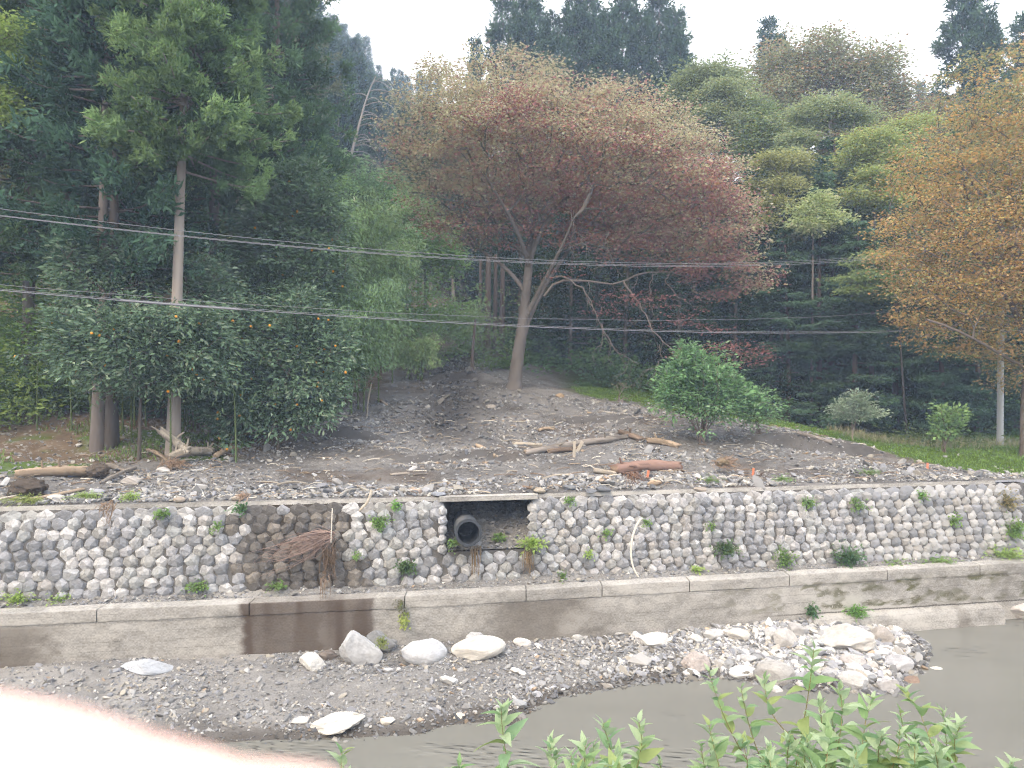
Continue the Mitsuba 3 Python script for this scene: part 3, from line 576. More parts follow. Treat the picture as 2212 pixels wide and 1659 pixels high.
# plantation on the left slope and up the valley
ORD = 'first second third fourth fifth sixth seventh eighth ninth tenth eleventh twelfth thirteenth fourteenth fifteenth sixteenth seventeenth eighteenth nineteenth twentieth'.split()
CARD = dict(enumerate('zero one two three four five six seven eight nine ten eleven twelve thirteen fourteen fifteen sixteen seventeen eighteen nineteen twenty'.split()))
def grp(lst, kind, label, group, wide=1.0, hmin=None, **kw):
    for n, (u, vt, y) in enumerate(sorted(lst)): cedar(kind, u, vt, y, label if len(lst) > 20 else f'{label}, {ORD[n]} of {CARD[len(lst)]} from left', group, r, wide, **kw)
grp([(560, -140, 66), (610, -90, 72), (640, -25, 78), (662, 20, 84), (690, 45, 88), (585, 40, 62), (655, 150, 76), (700, 62, 95), (722, 78, 100), (742, 100, 92), (760, 82, 108), (772, 118, 100), (790, 150, 112), (812, 168, 118), (832, 190, 122), (700, 150, 84), (735, 160, 88), (765, 185, 92), (790, 200, 98), (640, 90, 70), (820, 215, 104), (842, 200, 128), (600, -160, 84), (545, -60, 58), (525, 30, 54)],
    'slope', 'slender hazy cedar with a pale bare trunk on the left slope', 'cedars on the left slope')
grp([(800, 138, 150), (822, 140, 158), (845, 148, 165), (868, 152, 172), (886, 160, 180), (905, 155, 176), (925, 165, 185), (860, 175, 150), (838, 170, 140), (945, 160, 190), (815, 158, 140), (880, 190, 160)],
    'ridge', 'far bluish cedar on the valley ridge', 'cedars on the far valley ridge', .7)
for k in range(16): cedar('slope', 868 + k * 9 + r.uniform(-2, 2), 250 + r.uniform(-30, 30), 70 + r.uniform(-3, 9), f'thin pale cedar trunk at the head of the debris channel, {ORD[k]} from the left', 'cedars at the channel head', r, .8)
# cedars on the right ridge, seen above the red tree and on the skyline
grp([(1096, -30, 76), (1128, -10, 72), (1160, -45, 78), (1190, 30, 74), (1215, 70, 70)], 'ridge', 'tall ridge cedar above the left of the red tree', 'left ridge cedars', .8)
grp([(1250, -20, 74), (1285, -70, 78), (1310, 10, 70), (1345, -60, 76), (1385, 20, 72), (1425, -80, 78), (1462, 10, 74), (1480, 90, 70)], 'ridge', 'tall ridge cedar above the right of the red tree', 'right ridge cedars', .85)
cedar('ridge', 1030, 70, 88, 'small lone cedar top showing over the left shoulder of the red tree', None, r, .6)
cedar('ridge', 1660, 28, 84, 'lone pointed cedar above the brownish crowns on the right', None, r, .8)
cedar('ridge', 1690, 75, 80, 'low cedar beside the lone pointed cedar on the right', None, r, .7)
cedar('ridge', 2085, -70, 66, 'tall dark cedar behind the top of the orange tree, left of a pair', None, r, .95)
cedar('ridge', 2135, 20, 62, 'greener cedar behind the top of the orange tree, right of a pair', None, r, .9)
cedar('ridge', 2222, 20, 66, 'dark cedar cut by the right picture edge above the orange tree', None, r, .9)
for u, v in ((1985, 168), (1950, 185), (2012, 195), (1968, 200), (2030, 205), (1925, 200)): cedar('ridge', u, v, 118, f'small bluish cedar spire in the right skyline gap, {ORD[sorted([1985, 1950, 2012, 1968, 2030, 1925]).index(u)]} from the left', 'far skyline cedars', r, .55, base=28.0)
# dark firs and cedars in the wood behind and below
grp([(1235, 380, 45), (1290, 330, 47), (1350, 360, 46), (1410, 350, 48), (1470, 370, 45), (1530, 390, 46), (1590, 400, 44), (1640, 360, 46), (1260, 280, 56), (1330, 260, 57), (1440, 250, 58), (1550, 300, 56), (1190, 420, 48), (1075, 400, 58), (1120, 340, 54), (1005, 330, 75), (975, 310, 80), (1040, 330, 70), (1660, 480, 41)],
    'dark', 'dark shaded conifer behind the red tree', 'dark conifers behind the red tree')

cedar_kind('wood', 3, h=27.0, cb=.2, R=4.0, nb=200, tufts=11, blades=28, L=.32, W=.085, dark=(.055, .098, .054), light=(.13, .205, .098), bark=(.17, .15, .13))

# ---------------------------------------------------------------- the red tree
r = np.random.RandomState(5)
YM = 34.5
red = [(815, 345), (835, 260), (850, 205), (900, 165), (930, 128), (985, 108), (1015, 92), (1045, 105), (1100, 112), (1170, 108), (1225, 130), (1270, 165), (1330, 165), (1400, 192), (1460, 215), (1520, 265), (1570, 300), (1610, 360),
       (1640, 420), (1650, 500), (1650, 560), (1672, 610), (1650, 655), (1600, 650), (1540, 655), (1490, 620), (1420, 580), (1330, 560), (1250, 540), (1180, 520), (1100, 540), (1040, 540), (985, 560), (940, 520), (900, 470), (850, 430), (830, 390)]
tg = in_poly(red, YM, 1350, r, 6.5, .5)
g0 = P(1110, 846, YM); g0[2] = float(H(g0[0], YM)) - .15
def on(y): return lambda *p: [(u, v, y + d) for u, v, d in p]
o = on(YM)
stems = [np.vstack([np.r_[g0, .42], stem(o((1112, 825, 0), (1119, 770, 0), (1129, 700, 0), (1138, 620, 0), (1144, 545, .2), (1145, 470, .3), (1138, 420, .2)), .31, .10, n=16)]),
         stem(o((1127, 735, 0), (1150, 668, .3), (1185, 605, .9), (1225, 545, 1.6), (1275, 480, 2.6)), .17, .035), stem(o((1134, 690, 0), (1165, 628, -.6), (1200, 560, -1.6), (1240, 470, -2.8)), .13, .035),
         stem(o((1138, 640, 0), (1112, 600, .3), (1070, 562, .8), (1005, 520, 1.4)), .11, .06), stem(o((1142, 575, 0), (1125, 520, -1), (1085, 440, -2.4), (1050, 380, -3.2)), .12, .03),
         stem(o((1144, 520, .2), (1165, 450, 1.6), (1205, 370, 2.8), (1240, 300, 3.4)), .12, .03), stem(o((1146, 560, 0), (1180, 480, -.8), (1250, 400, -1.8), (1340, 330, -2.4)), .12, .03)]
def red_col(p, k):
    n = len(p); t = (p[:, 2] - 9) / 12 ; edge = sst(.25, 1.0, t * .55 + .45 * fb(p * .45, 2, 3) + np.abs(p[:, 0] - 3) / 45)
    clump = fb(p * np.array([.9, .9, 1.5]), 2, 9); q = r.rand(n)
    c = np.where(clump[:, None] > .52, [.31, .165, .145], [.245, .12, .118]); c = np.where((q > .82)[:, None], [.31, .205, .125], c)
    tip = (np.clip(edge * 1.35 - .16 + .5 * (clump - .5), 0, 1) > r.rand(n) * 1.0)
    c = np.where(tip[:, None], np.where(r.rand(n)[:, None] > .4, [.35, .345, .215], [.35, .285, .20]), c)
    return c * jit(r, n, .18)
hang = MB()
def drop(pts, r0, k=0):
    p = np.array([P(u, v, YM - 1.2 + d) for u, v, d in pts]); q = spline(p, 14); q[1:-1] += r.normal(0, .05, (12, 3)); hang.add(*tube(q, np.linspace(r0, r0 * .3, 14), 5), [.17, .15, .135])
    for j in range(4, 13, 2):
        e = q[j] + np.array([r.normal(0, .45), r.normal(0, .4), -r.uniform(.3, 1.0)]); m = (q[j] + e) / 2 + r.normal(0, .12, 3); w = spline([q[j], m, e], 6); hang.add(*tube(w, np.linspace(r0 * .35, .006, 6), 3), [.18, .16, .145])
        for t in range(2): z = w[3 + t]; hang.add(*tube([z, z + r.normal(0, .18, 3) + [0, 0, -.3]], [.007, .004], 3), [.18, .16, .145])
k, tips = plant('red_tree', 'large spreading tree with russet red leaves and a pale trunk at the fan top', 'tree', None, stems, tg, r, 88, .37, .12, .13, .082, red_col, bark=(.155, .14, .128), seg=.55, tip=.0085, alpha=.30)
for pts, w in (([(1175, 640, 0), (1200, 612, 0), (1262, 606, 0), (1330, 610, .4), (1352, 600, .4), (1420, 588, .8), (1500, 596, 1.2)], .06), ([(1346, 607, .4), (1368, 635, 0), (1385, 658, -.3), (1410, 705, -.6), (1440, 745, -.8), (1478, 768, -1)], .05), ([(1196, 600, 0), (1255, 622, -.4), (1285, 668, -.6), (1302, 712, -.8), (1295, 760, -.9)], .04),
               ([(1410, 590, .8), (1405, 640, .5), (1415, 690, .3)], .025), ([(1465, 580, .9), (1440, 600, .7), (1475, 650, .4), (1518, 660, .2)], .03), ([(1425, 745, -.6), (1420, 790, -.7), (1395, 800, -.7)], .025), ([(1300, 700, -.8), (1335, 760, -1), (1380, 785, -1.2)], .03),
               ([(1230, 455, -1), (1245, 500, -1.2), (1275, 545, -1.4)], .025), ([(1315, 500, -1.5), (1310, 535, -1.6), (1340, 560, -1.8)], .022), ([(1000, 520, 1.4), (960, 480, 1.2), (930, 440, 1.0)], .03)): drop(pts, w)
hang.put(k + '__bare_branches', 'bark', smooth=True); lab(k + '__bare_branches', kind='stuff')
m = MB(); hp = np.vstack([np.array([P(u + r.normal(0, s), v + r.normal(0, s * .35), YM - 1.6 + r.normal(0, .6)) for _ in range(n_)]) for u, v, s, n_ in ((1340, 670, 40, 10), (1560, 765, 55, 24), (1600, 758, 40, 18), (1360, 645, 25, 6), (1500, 700, 50, 10), (1450, 660, 40, 10), (1230, 590, 30, 4))])
m.add(*spray(hp, 26, .22, .07, .12, .065, lambda p, k: np.array([.22, .115, .105]) * jit(r, len(p), .2), r)); m.put(k + '__low_leaves', 'leaf')

# ---------------------------------------------------------------- the orange tree at the right
YO = 28.6
og = [(1885, 680), (1900, 600), (1895, 440), (1925, 390), (1945, 330), (2005, 250), (2015, 195), (2055, 145), (2100, 105), (2170, 80), (2280, 60), (2420, 130), (2520, 260), (2560, 480), (2500, 700), (2330, 800), (2260, 860), (2205, 870), (2165, 840), (2110, 775), (2010, 760), (1935, 745), (1950, 700)]
tg = in_poly(og, YO, 1450, r, 4.2, .6); g0 = P(2222, 1000, YO); g0[2] = float(H(g0[0], YO)) - .1; o = on(YO)
stems = [np.vstack([np.r_[g0, .34], stem(o((2221, 960, 0), (2222, 850, 0), (2230, 720, 0), (2240, 560, .2), (2245, 400, .2)), .28, .10, n=14)]), stem(o((2226, 760, 0), (2200, 690, -.4), (2150, 600, -1.2), (2080, 520, -1.8)), .13, .06), stem(o((2232, 640, 0), (2190, 540, .8), (2120, 420, 1.8), (2060, 330, 2.2)), .13, .05),
         stem(o((2236, 700, 0), (2290, 600, .3), (2360, 470, .6)), .15, .06), stem(o((2226, 800, 0), (2170, 770, -.9), (2080, 720, -1.6), (2000, 690, -2)), .07, .04)]
def org_col(p, k):
    n = len(p); cl = fb(p * np.array([.8, .8, 1.3]), 2, 19); q = r.rand(n); hi = sst(11, 18, p[:, 2])
    c = np.where((cl > .5)[:, None], [.42, .265, .115], [.35, .23, .115]); c = np.where((q > .8)[:, None], [.38, .30, .12], c)
    c = np.where((r.rand(n) < .10 + .5 * hi * (cl < .55) + .35 * (cl < .36))[:, None], [.24, .25, .12], c); return c * jit(r, n, .16)
plant('orange_tree', 'tree with orange brown autumn leaves at the right picture edge, on the grass', 'tree', None, stems, tg, r, 66, .36, .12, .112, .07, org_col, bark=(.17, .14, .12), tip=.008)

# ---------------------------------------------------------------- pale layered and brownish trees of the right slope
def green(base, s=.15, alt=None, pa=.2):
    base = np.asarray(base, float)
    def f(p, k):
        c = base * (1 + .35 * (fb(p * .9, 2, 4)[:, None] - .5)); c = c * jit(r, len(p), s)
        if alt is not None: m = r.rand(len(p)) < pa * 2 * fb(p * .6, 2, 14); c[m] = np.asarray(alt) * jit(r, m.sum(), s)
        return c
    return f
def simple(name, label, cat, group, u, y, balls, n, leaf_n, col, v0=None, r0=.16, sxy=.34, sz=.10, L=.16, W=.085, mat='leaf', bark=(.22, .20, .18), shell=.45, fork=.45, top=None, **kw):
    b = np.array([(q[0], q[1]) for q in balls], float); x = (u - 1106) / F * y; zb = float(H(x, y)) - .1
    vb = 829.5 - (zb - CZ) / y * F; vt = top or np.percentile(b[:, 1], 40); mid = ((u * 2 + b[:, 0].mean()) / 3)
    st = [stem([(u, vb, y), ((u + mid) / 2, vb * .6 + vt * .4, y), (mid, vt, y)], r0, r0 * .35, n=9)]
    return plant(name, label, cat, group, st, in_balls(balls, n, r, shell), r, leaf_n, sxy, sz, L, W, col, mat, bark, first=fork, **kw)
olive, pale = green((.225, .24, .145), .2, (.28, .20, .13), .22), green((.24, .285, .15), .15, (.30, .31, .16), .15)
simple('brownish_tree', 'broad brownish green tree with open rounded crown against the sky on the right', 'tree', None, 1790, 57, [(1690, 150, 75, 50, 57), (1790, 130, 85, 45, 57), (1880, 165, 75, 45, 56), (1930, 215, 45, 38, 57), (1800, 220, 110, 60, 58), (1880, 280, 90, 45, 56), (1680, 240, 70, 60, 56)], 800, 60, olive, r0=.3, sxy=.5, sz=.25, L=.24, W=.14, shell=.4, seg=.9)
simple('brownish_tree', 'dull brownish crown just right of the red tree top', 'tree', None, 1540, 60, [(1530, 215, 50, 50, 60), (1570, 260, 60, 50, 58), (1500, 240, 40, 40, 60), (1620, 300, 60, 60, 58)], 330, 40, olive, r0=.22, sxy=.5, sz=.2, L=.27, W=.15, seg=.9)
simple('brownish_tree', 'dark brownish crown behind the pale layered trees on the right slope', 'tree', None, 1950, 50, [(1960, 300, 70, 45, 50), (1900, 330, 90, 50, 50), (2010, 260, 50, 40, 52), (1820, 340, 80, 50, 51)], 420, 40, green((0.202, 0.209, 0.116), .16, (.19, .13, .09), .3), r0=.22, sxy=.45, sz=.18, L=.24, W=.13, seg=.9)
simple('pale_tree', 'pale green tree of flat leaf layers just above the right shoulder of the red tree', 'tree', None, 1580, 52, [(1565, 190, 45, 16, 52), (1600, 222, 50, 18, 52), (1545, 245, 45, 16, 52), (1610, 262, 40, 14, 51), (1560, 160, 25, 14, 53), (1640, 240, 25, 12, 52), (1520, 215, 30, 14, 53)], 260, 56, pale, sxy=.42, sz=.18, L=.22, W=.10, shell=.6)
simple('pale_tree', 'flat topped pale green tree with a forked grey trunk showing below its crown', 'tree', None, 1797, 47, [(1785, 232, 65, 20, 47), (1850, 252, 45, 14, 47), (1740, 246, 40, 14, 46.5), (1720, 300, 45, 13, 46), (1810, 240, 60, 14, 48), (1700, 335, 30, 12, 45.5), (1860, 320, 30, 10, 47)], 300, 56, pale, sxy=.38, sz=.17, L=.20, W=.095, shell=.6, fork=.7, bark=(.36, .34, .31), top=265)
simple('pale_tree', 'large pale green layered tree left of the orange tree', 'tree', None, 1880, 42, [(1895, 302, 75, 15, 42), (1945, 280, 50, 14, 43), (1850, 335, 55, 14, 42), (1930, 345, 60, 14, 41.5), (1885, 380, 50, 13, 41), (1955, 400, 50, 14, 42), (1985, 260, 30, 12, 44), (1900, 430, 50, 12, 41), (1850, 420, 30, 10, 41)], 360, 56, green((0.263, 0.312, 0.125), .13, (.29, .28, .10), .2), sxy=.34, sz=.17, L=.19, W=.09, shell=.6, fork=.35)
simple('pale_tree', 'small bright pale green fan shaped crown right of the red tree', 'tree', None, 1752, 40, [(1770, 440, 28, 14, 40), (1755, 462, 45, 15, 40), (1790, 478, 45, 13, 40), (1740, 485, 36, 11, 39.5), (1770, 425, 15, 8, 40)], 190, 66, green((0.325, 0.388, 0.188), .12), sxy=.28, sz=.14, L=.17, W=.08, shell=.7, r0=.1, fork=.6)
simple('pale_tree', 'yellowish sparse layered tree at the right edge of the red tree', 'tree', None, 1690, 41, [(1660, 345, 30, 10, 41), (1690, 400, 38, 12, 41), (1670, 440, 35, 11, 41), (1710, 345, 35, 12, 42), (1650, 480, 22, 10, 41), (1640, 400, 20, 9, 42), (1700, 510, 30, 10, 41)], 230, 52, green((0.263, 0.275, 0.119), .15), sxy=.32, sz=.17, L=.18, W=.085, shell=.65, r0=.12)
simple('pale_tree', 'dull green layered tree hanging over the dark firs beside the orange tree', 'tree', None, 1960, 37, [(1900, 560, 45, 12, 37), (1870, 598, 45, 10, 36.5), (1925, 585, 40, 10, 37), (1850, 625, 30, 8, 36.5), (1940, 615, 40, 10, 37), (1890, 640, 35, 8, 37)], 190, 55, green((0.186, 0.240, 0.101), .14), sxy=.32, sz=.05, L=.16, W=.08, shell=.65, r0=.07, bark=(.075, .068, .06))
mid = green((.15, .20, .085), .18, (.22, .23, .09), .2)
simple('green_tree', 'rounded mid green crown between the red tree and the flat topped pale tree', 'tree', None, 1660, 50, [(1660, 290, 50, 35, 50), (1620, 320, 45, 35, 50), (1700, 330, 45, 35, 49), (1650, 250, 35, 25, 51), (1730, 290, 35, 30, 51), (1680, 380, 50, 35, 48)], 330, 46, mid, sxy=.42, sz=.2, L=.22, W=.11)
simple('green_tree', 'rounded mid green crown under the large layered pale tree', 'tree', None, 1840, 45, [(1830, 385, 55, 35, 45), (1880, 460, 55, 35, 44), (1820, 470, 50, 40, 44), (1930, 480, 45, 35, 44), (1860, 520, 50, 30, 43), (1780, 400, 40, 35, 46)], 330, 46, green((.11, .155, .075), .18, (.18, .19, .08), .2), sxy=.42, sz=.2, L=.22, W=.11)
simple('green_tree', 'yellowish green crown touching the top right of the red tree', 'tree', None, 1500, 54, [(1500, 175, 40, 28, 54), (1545, 165, 40, 28, 54), (1470, 200, 35, 25, 54), (1580, 185, 35, 25, 54)], 220, 44, green((.19, .225, .11), .18), sxy=.45, sz=.2, L=.24, W=.12)
# ---------------------------------------------------------------- dark firs with layered boughs on the right
def fir_shape(seed, n=30, col=(.080, .135, .080)):
    """a fir of flat layered boughs, one unit tall crown radius 2.7 m, crown height 9 m"""
    q = np.random.RandomState(seed + 900); mt, mb = MB(), MB(); v, f = tube(np.array([[.1 * math.sin(t * 5), 0, t * 11 - 2] for t in np.linspace(0, 1, 14)]), np.linspace(.2, .03, 14), 8); mt.add(v, f, bark_tone(v, (.15, .12, .10)))
    for i in range(n * 3):
        rel = q.rand() ** .85; z = rel * 9; a = q.uniform(0, 6.283); l = 2.7 * (1 - rel) ** .6 * q.uniform(.55, 1.1) + .35; o = np.array([math.cos(a), math.sin(a), 0]); s = np.linspace(0, 1, 5)
        c = np.array([0, 0, z]) + o * (s * l)[:, None] + np.array([0, 0, 1.]) * (-.12 * l * s ** 2)[:, None] + np.array([0, 0, .1]) * s[:, None]; v, f = tube(c, np.linspace(.04, .01, 5), 4, False); mt.add(v, f, [.14, .12, .10])
        m = int(36 * l); t = q.uniform(.2, 1.05, m); pc = np.array([np.interp(t, s, c[:, j]) for j in range(3)]).T; side = np.array([-o[1], o[0], 0]); wdt = .42 * l * np.sin(np.clip(t, 0, 1) * 2.6 + .35)
        pc = pc + side * (q.uniform(-1, 1, m) * wdt)[:, None] + np.array([0, 0, 1]) * q.normal(0, .05, (m, 1)); nb = 7; p = np.repeat(pc, nb, 0) + q.normal(0, .07, (m * nb, 3)) * [1, 1, .4]
        d = np.tile(o, (len(p), 1)) + q.normal(0, .7, p.shape) * [1, 1, .3] + [0, 0, -.12]; v, f = leaves(p, d, np.array([0, 0, 1.]) + q.normal(0, .45, p.shape), .26 * q.uniform(.6, 1.2, len(p)), .085, .1)
        mb.add(v, f, np.repeat(np.asarray(col) * q.uniform(.7, 1.35) * jit(q, len(p), .22), 4, 0))
    for nm, m, b, sm in (('boughs', mb, 'leaf', False), ('trunk', mt, 'bark', True)): scene[f'fir_{nm}_shape_{seed}'] = {'type': 'shapegroup', nm: ply(m.mesh(), b, smooth=sm, color=np.clip(np.vstack(m.c) * (LEAF if b == 'leaf' else 1.0), 0, .6))}
for q_ in range(3): fir_shape(q_)
def fir(label, u, y, vt, vb, w, seed=0):
    x = (u - 1106) / F * y; z1 = CZ - (vt - 829.5) / F * y; z0 = max(CZ - (vb - 829.5) / F * y, float(H(x, y)) + .5); sx = w / F * y / 2.7; k = lab(key('fir_tree'), label, 'fir tree', 'layered firs')
    M = T().translate([x, y, z0]) @ T().rotate([0, 0, 1], seed * 77.0) @ T().scale([sx, sx, (z1 - z0) / 9])
    for nm in ('boughs', 'trunk'): scene[f'{k}__{nm}'] = {'type': 'instance', 'shapegroup': {'type': 'ref', 'id': f'fir_{nm}_shape_{seed % 3}'}, 'to_world': M}
for i, (u, y, vt, vb, w, lb) in enumerate([(1700, 40, 500, 880, 95, 'dark fir of flat layered boughs just behind the round green shrub'), (1770, 41, 380, 900, 110, 'dark layered fir under the bright fan shaped crown'), (1850, 39, 480, 930, 105, 'dark layered fir left of the utility pole, third from the left'), (1935, 40, 450, 940, 110, 'dark layered fir in front of the grass, beside the small leafy saplings'),
                                           (2030, 38, 500, 930, 110, 'dark layered fir behind the orange leaves, left of the utility pole'), (2110, 39, 420, 900, 100, 'dark layered fir right behind the utility pole'), (2200, 40, 380, 920, 120, 'dark layered fir at the right picture edge'), (1800, 46, 300, 800, 110, 'tall shaded fir behind the layered pale trees'), (1980, 46, 330, 860, 110, 'tall shaded fir behind the orange tree'), (2080, 48, 260, 800, 110, 'tall shaded fir deep behind the orange tree')]):
    fir(lb, u, y, vt, vb, w, seed=i)

# ---------------------------------------------------------------- the wood at the left
def big_cedar(label, u, vb, y, lean_u, h, seed, bark=(.30, .265, .235), name='cedar_tree', **kw):
    x = (u - 1106) / F * y; zb = float(H(x, y)) - .15; (v, f, c), (tv, tf) = cedar_mesh(seed, h=h, **kw)
    sh = lean_u / F * y / 11.0; M = np.array([[1, 0, sh], [0, 1, 0], [0, 0, 1]]); k = lab(key(name), label, 'cedar tree')
    mb = MB(); mb.add(v @ M.T + [x, y, zb], f, c); mb.put(k + '__crown', 'leaf'); m2 = MB(); m2.add(tv @ M.T + [x, y, zb], tf, bark_tone(tv, bark)); m2.put(k + '__trunk', 'bark', smooth=True); return k
lt = dict(dark=(.085, .145, .07), light=(.235, .33, .135), L=.24, W=.062)
big_cedar('tall cedar with a straight pale trunk and bright green tufted crown, left', 376, 975, 24.0, 30, 22, 3, R=3.1, cb=.42, nb=270, tufts=13, blades=46, sag=.5, **lt)
dk = dict(dark=(.045, .090, .062), light=(.10, .175, .105), L=.36, W=.10)
big_cedar('dark cedar with a stout buttressed trunk, left of the pale trunked cedar', 247, 990, 25.2, 8, 25, 4, bark=(.10, .088, .08), R=3.6, cb=.24, nb=190, tufts=10, blades=24, **dk)
big_cedar('grey trunked cedar pressed against the left side of the stout buttressed one', 217, 993, 24.9, 6, 23, 5, bark=(.17, .15, .14), R=2.6, cb=.45, nb=90, tufts=8, blades=22, **dk)
cedar('wood', 70, 0, 29, 'dark cedar filling the upper left corner of the picture', None, r, h=28)
cedar('wood', 470, 0, 30, 'dark cedar behind the pale trunked one, over its right side', None, r, h=28)
cedar('wood', 310, 0, 32, 'shaded cedar deep in the left wood between the two trunks', None, r, h=30)
cedar('wood', -40, 0, 27, 'cedar cut by the left picture edge', None, r, h=27)
cedar('wood', 600, 0, 38, 'shaded cedar at the back of the left wood above the bamboo', None, r, h=30)
big_cedar('grey green cedar with a hazy brownish crown right of the bright tufted one', 590, 880, 47, 4, 36, 11, R=4.4, cb=.3, nb=220, tufts=9, blades=20, dark=(.14, .165, .11), light=(.27, .29, .18), L=.42, W=.1)
cedar('wood', 150, 0, 36, 'shaded cedar at the far left behind the others', None, r, h=33)
simple('yellow_green_tree', 'yellowish green leaves of a tree cut by the left picture edge', 'tree', None, -60, 24.5, [(-10, 120, 50, 45, 24.5), (5, 210, 40, 40, 24.5), (-40, 170, 60, 80, 25), (10, 60, 25, 25, 24)], 240, 55, green((0.275, 0.362, 0.112), .15), sxy=.26, sz=.12, L=.15, W=.06, r0=.14)
# fruit trees with long dark leaves
fruit_m = {}
scene['fruit_skin'] = {'type': 'principled', 'base_color': {'type': 'rgb', 'value': [.66, .30, .04]}, 'roughness': .4}
fb_ = trimesh.creation.icosphere(subdivisions=1, radius=.045); fruit_ply = ply((np.array(fb_.vertices), np.array(fb_.faces)), 'fruit_skin', smooth=True)
def fruit_tree(label, u, y, balls, n, nf, seed, leaf_n=26, col=(.10, .155, .095), **kw):
    k, tips = simple('fruit_tree', label, 'fruit tree', None, u, y, balls, n, leaf_n, green(col, .2, (.20, .25, .17), .14), sxy=.22, sz=.13, L=.21, W=.078, mat='gloss_leaf', shell=.5, r0=.065, seg=.35, droop=.5, axis=True, bark=(.12, .105, .09), **kw)
    q = np.random.RandomState(seed); s = tips[tips[:, 1] < np.percentile(tips[:, 1], 45)]
    for p in s[q.choice(len(s), nf, replace=False)] + q.normal(0, .12, (nf, 3)) - [0, .18, .1]: scene[key(k + '__fruit')] = {**fruit_ply, 'to_world': T().translate(p.tolist()).scale(float(q.uniform(.8, 1.15)))}
fruit_tree('dark leafed tree with small orange fruits in front of the pale trunk', 300, 23.6, [(290, 705, 120, 50, 22.9), (410, 705, 90, 45, 22.7), (190, 600, 80, 70, 24.6), (320, 560, 90, 50, 25.6), (180, 740, 90, 55, 22.9), (290, 780, 110, 50, 22.8), (420, 790, 70, 40, 22.8), (455, 620, 55, 50, 25.5)], 760, 30, 1, leaf_n=36, fork=.3)
fruit_tree('low fruit tree with orange fruits hanging over the left edge of the debris', 600, 25.2, [(600, 760, 90, 60, 25.2), (690, 770, 60, 55, 25), (540, 720, 70, 60, 25.3), (620, 850, 90, 50, 24.8), (560, 880, 60, 35, 24.8), (690, 885, 45, 25, 24.7), (490, 860, 55, 45, 25.4), (660, 690, 70, 50, 25.3), (530, 810, 60, 45, 25), (690, 845, 40, 30, 24.6)], 680, 40, 2, leaf_n=36, fork=.25)
fruit_tree('taller fruit tree with glossy leaves and orange fruits left of the bamboo', 610, 28.5, [(640, 400, 70, 40, 28.5), (600, 470, 85, 60, 28.5), (690, 460, 60, 60, 28.3), (620, 570, 90, 70, 28.3), (560, 540, 70, 70, 28.7), (690, 570, 70, 60, 28.2), (640, 660, 90, 50, 28)], 900, 28, 3, leaf_n=38, fork=.3, col=(.12, .18, .10))
simple('dark_bush', 'dark leafy undergrowth tree between the trunks of the left wood', 'tree', None, 450, 27, [(450, 820, 90, 70, 27), (520, 880, 80, 50, 26.5), (380, 780, 80, 60, 27.5), (300, 850, 60, 50, 28), (560, 780, 60, 60, 28)], 420, 30, green((0.062, 0.105, 0.062), .2), sxy=.28, sz=.14, L=.18, W=.07)
simple('light_tree', 'bright green leafy tree below the hazy plantation on the left slope', 'tree', None, 640, 46, [(630, 270, 45, 30, 46), (655, 310, 40, 35, 45.5), (600, 310, 40, 35, 46.5), (650, 360, 45, 35, 45), (610, 370, 50, 35, 46), (690, 390, 35, 30, 46)], 380, 46, green((0.213, 0.312, 0.094), .15), sxy=.42, sz=.18, L=.24, W=.11)
simple('light_tree', 'green leafy tree half behind the left edge of the red tree', 'tree', None, 920, 48, [(905, 480, 45, 40, 48), (940, 520, 45, 40, 47), (870, 450, 40, 35, 49), (960, 560, 40, 35, 47), (900, 540, 50, 40, 47)], 330, 46, green((0.186, 0.279, 0.116), .15), sxy=.40, sz=.18, L=.22, W=.1)
simple('light_tree', 'dull green tree filling the foot of the left slope behind the bamboo', 'tree', None, 760, 52, [(770, 400, 60, 45, 52), (820, 430, 60, 50, 52), (720, 440, 60, 50, 50), (860, 520, 60, 50, 51), (700, 350, 35, 35, 54)], 420, 46, green((0.186, 0.271, 0.132), .15), sxy=.45, sz=.2, L=.26, W=.12)

for _ in range(60):
    y = r.uniform(58, 175); x = float(xc(y)) - 9 - r.uniform(0, 1) * (18 + y * .42); cedar('slope', 0, 0, y, 'slender hazy cedar with a pale bare trunk on the left slope', 'cedars on the left slope', r, r.uniform(.85, 1.1), h=r.uniform(18, 25), x=x)
for n, (u, v, y) in enumerate(sorted([(1620, 330, 62), (1670, 300, 66), (1720, 330, 62), (1770, 320, 67), (1830, 340, 63), (1890, 330, 66), (1940, 340, 64), (1600, 400, 54), (1690, 390, 56), (1760, 390, 55), (1840, 400, 56), (1920, 400, 55), (2000, 350, 58), (2060, 330, 60), (2120, 330, 56), (2180, 330, 58)])): cedar('dark', u, v, y, f'shaded conifer in the wood behind the pale layered trees, {ORD[n]} from the left', 'conifers behind the pale trees', r, 1.1)
